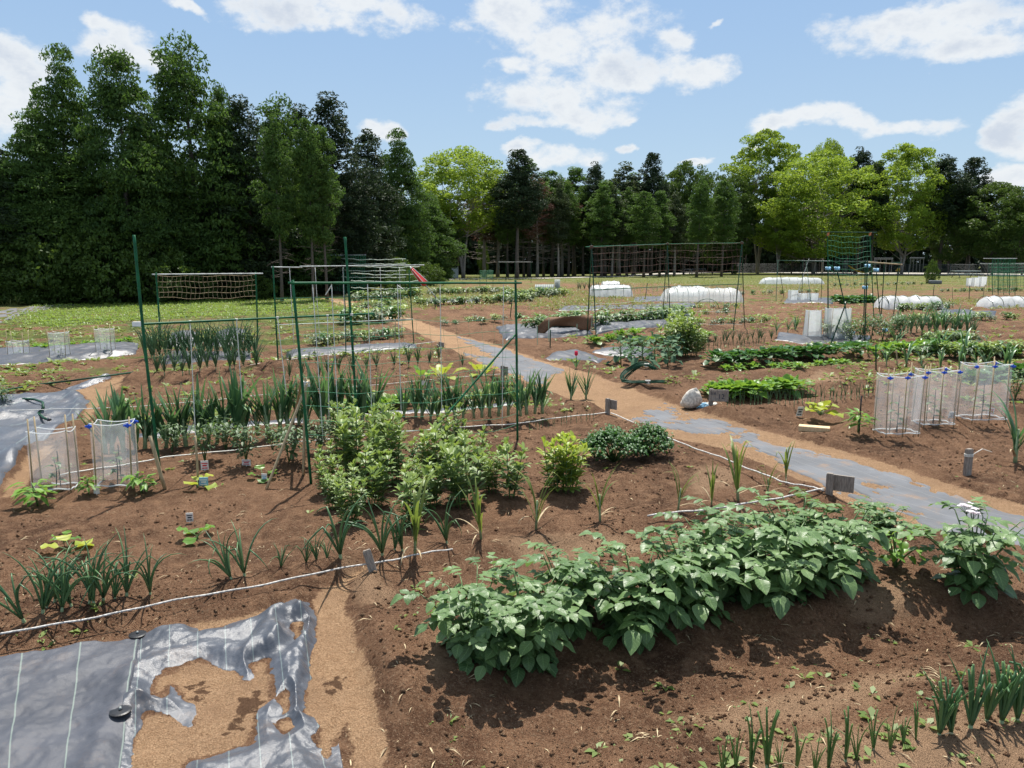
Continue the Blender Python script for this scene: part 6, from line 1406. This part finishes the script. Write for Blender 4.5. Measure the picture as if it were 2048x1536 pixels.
ax = mth(nt, 'ADD', azn, mth(nt, 'MULTIPLY', mth(nt, 'SUBTRACT', n1, .5), .10)); ey = mth(nt, 'ADD', eln, mth(nt, 'MULTIPLY', mth(nt, 'SUBTRACT', n2, .5), .07))
BL = [(30, 150, 75, 60), (-40, 190, 120, 60), (20, 215, 70, 25), (220, 85, 75, 42), (185, 50, 35, 25), (285, 110, 55, 30), (360, 8, 50, 12), (640, 25, 190, 42), (800, 35, 85, 42), (500, -5, 60, 18), (720, -30, 160, 50),
      (1150, 60, 190, 75), (1250, 130, 130, 42), (1390, 150, 85, 30), (1020, 40, 100, 60), (1100, 195, 135, 58), (1010, 135, 50, 25), (1185, 220, 95, 42), (1060, 250, 70, 16), (1350, 75, 50, 26), (1420, 42, 22, 10),
      (1880, 55, 180, 48), (1990, 25, 110, 50), (1780, 50, 70, 34), (1940, 95, 150, 26), (1620, 235, 88, 32), (1530, 252, 62, 18), (1700, 245, 60, 22), (1820, 255, 95, 22), (2045, 245, 45, 42), (2030, 345, 70, 28), (1120, 312, 100, 25), (1050, 295, 40, 14), (1175, 318, 40, 16), (1268, 292, 20, 11), (760, 250, 48, 20), (1380, 310, 30, 8), (1480, 300, 26, 8), (1265, 235, 22, 14)]
dens = None
for (cx, cy, rx, ry) in BL:
    d = ray(cx, cy); d = d / np.linalg.norm(d); a0, e0 = math.atan2(d[0], d[1]), math.asin(d[2]); ra, re = rx / FPX * .95, ry / FPX * .95
    u_ = mth(nt, 'MULTIPLY', mth(nt, 'SUBTRACT', ax, a0), 1 / ra); v_ = mth(nt, 'MULTIPLY', mth(nt, 'SUBTRACT', ey, e0), 1 / re)
    q = mth(nt, 'SUBTRACT', 1.0, mth(nt, 'ADD', mth(nt, 'MULTIPLY', u_, u_), mth(nt, 'MULTIPLY', v_, v_)))
    dens = q if dens is None else mth(nt, 'SMOOTH_MAX', dens, q)
    if dens is not q: dens.node.inputs[2].default_value = .35
dn_ = mth(nt, 'ADD', dens, mth(nt, 'MULTIPLY', mth(nt, 'SUBTRACT', n3, .5), 3.4))
mask = rampf(nt, dn_, -.10, .95); core = rampf(nt, mth(nt, 'ADD', dn_, mth(nt, 'MULTIPLY', mth(nt, 'SUBTRACT', n1, .5), 2.5)), .7, 2.0)
# unseen broken cloud added out of the frame, its cover widened to fill shadows
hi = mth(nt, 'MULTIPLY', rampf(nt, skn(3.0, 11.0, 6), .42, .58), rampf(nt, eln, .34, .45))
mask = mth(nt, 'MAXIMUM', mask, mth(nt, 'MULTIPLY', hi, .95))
SKY = .06
skc = N(nt, 'ShaderNodeVectorMath'); skc.operation = 'SCALE'; nt.links.new(sky.outputs[0], skc.inputs[0]); skc.inputs['Scale'].default_value = SKY
hz = mix(nt, rampf(nt, eln, .36, -.03), (.222, .342, .52), (.335, .445, .53))
skm = mix(nt, .8, skc.outputs[0], hz)
cl = mix(nt, core, (.535, .55, .56), (.385, .42, .475))
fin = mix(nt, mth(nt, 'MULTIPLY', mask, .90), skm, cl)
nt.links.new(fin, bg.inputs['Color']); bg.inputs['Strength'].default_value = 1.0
L = bpy.data.lights.new('sun', 'SUN'); L.energy = 4.8; L.angle = R(.55); L.color = (1, .95, .87)
lo = bpy.data.objects.new('sun', L); C.objects.link(lo)
dv = Vector((-math.sin(SUN_AZ) * math.cos(SUN_EL), -math.cos(SUN_AZ) * math.cos(SUN_EL), -math.sin(SUN_EL))); lo.rotation_euler = dv.to_track_quat('-Z', 'Y').to_euler(); lo.location = (0, 0, 30)
cam = bpy.data.cameras.new('camera'); co = bpy.data.objects.new('camera', cam); C.objects.link(co); cam.sensor_width = 36; cam.lens = 36 * FPX / 2048; cam.clip_end = 3000; cam.clip_start = .05
co.location = (0, 0, CH); co.rotation_euler = (math.pi / 2 - PITCH, 0, 0); S.camera = co
S.view_settings.view_transform = 'Standard'; S.view_settings.look = 'None'; S.view_settings.exposure = .74; S.view_settings.gamma = 1
S.cycles.max_bounces = 7; S.cycles.diffuse_bounces = 3; S.cycles.glossy_bounces = 3; S.cycles.transmission_bounces = 5; S.cycles.transparent_max_bounces = 16; S.cycles.use_denoising = True; S.cycles.caustics_reflective = False; S.cycles.caustics_refractive = False
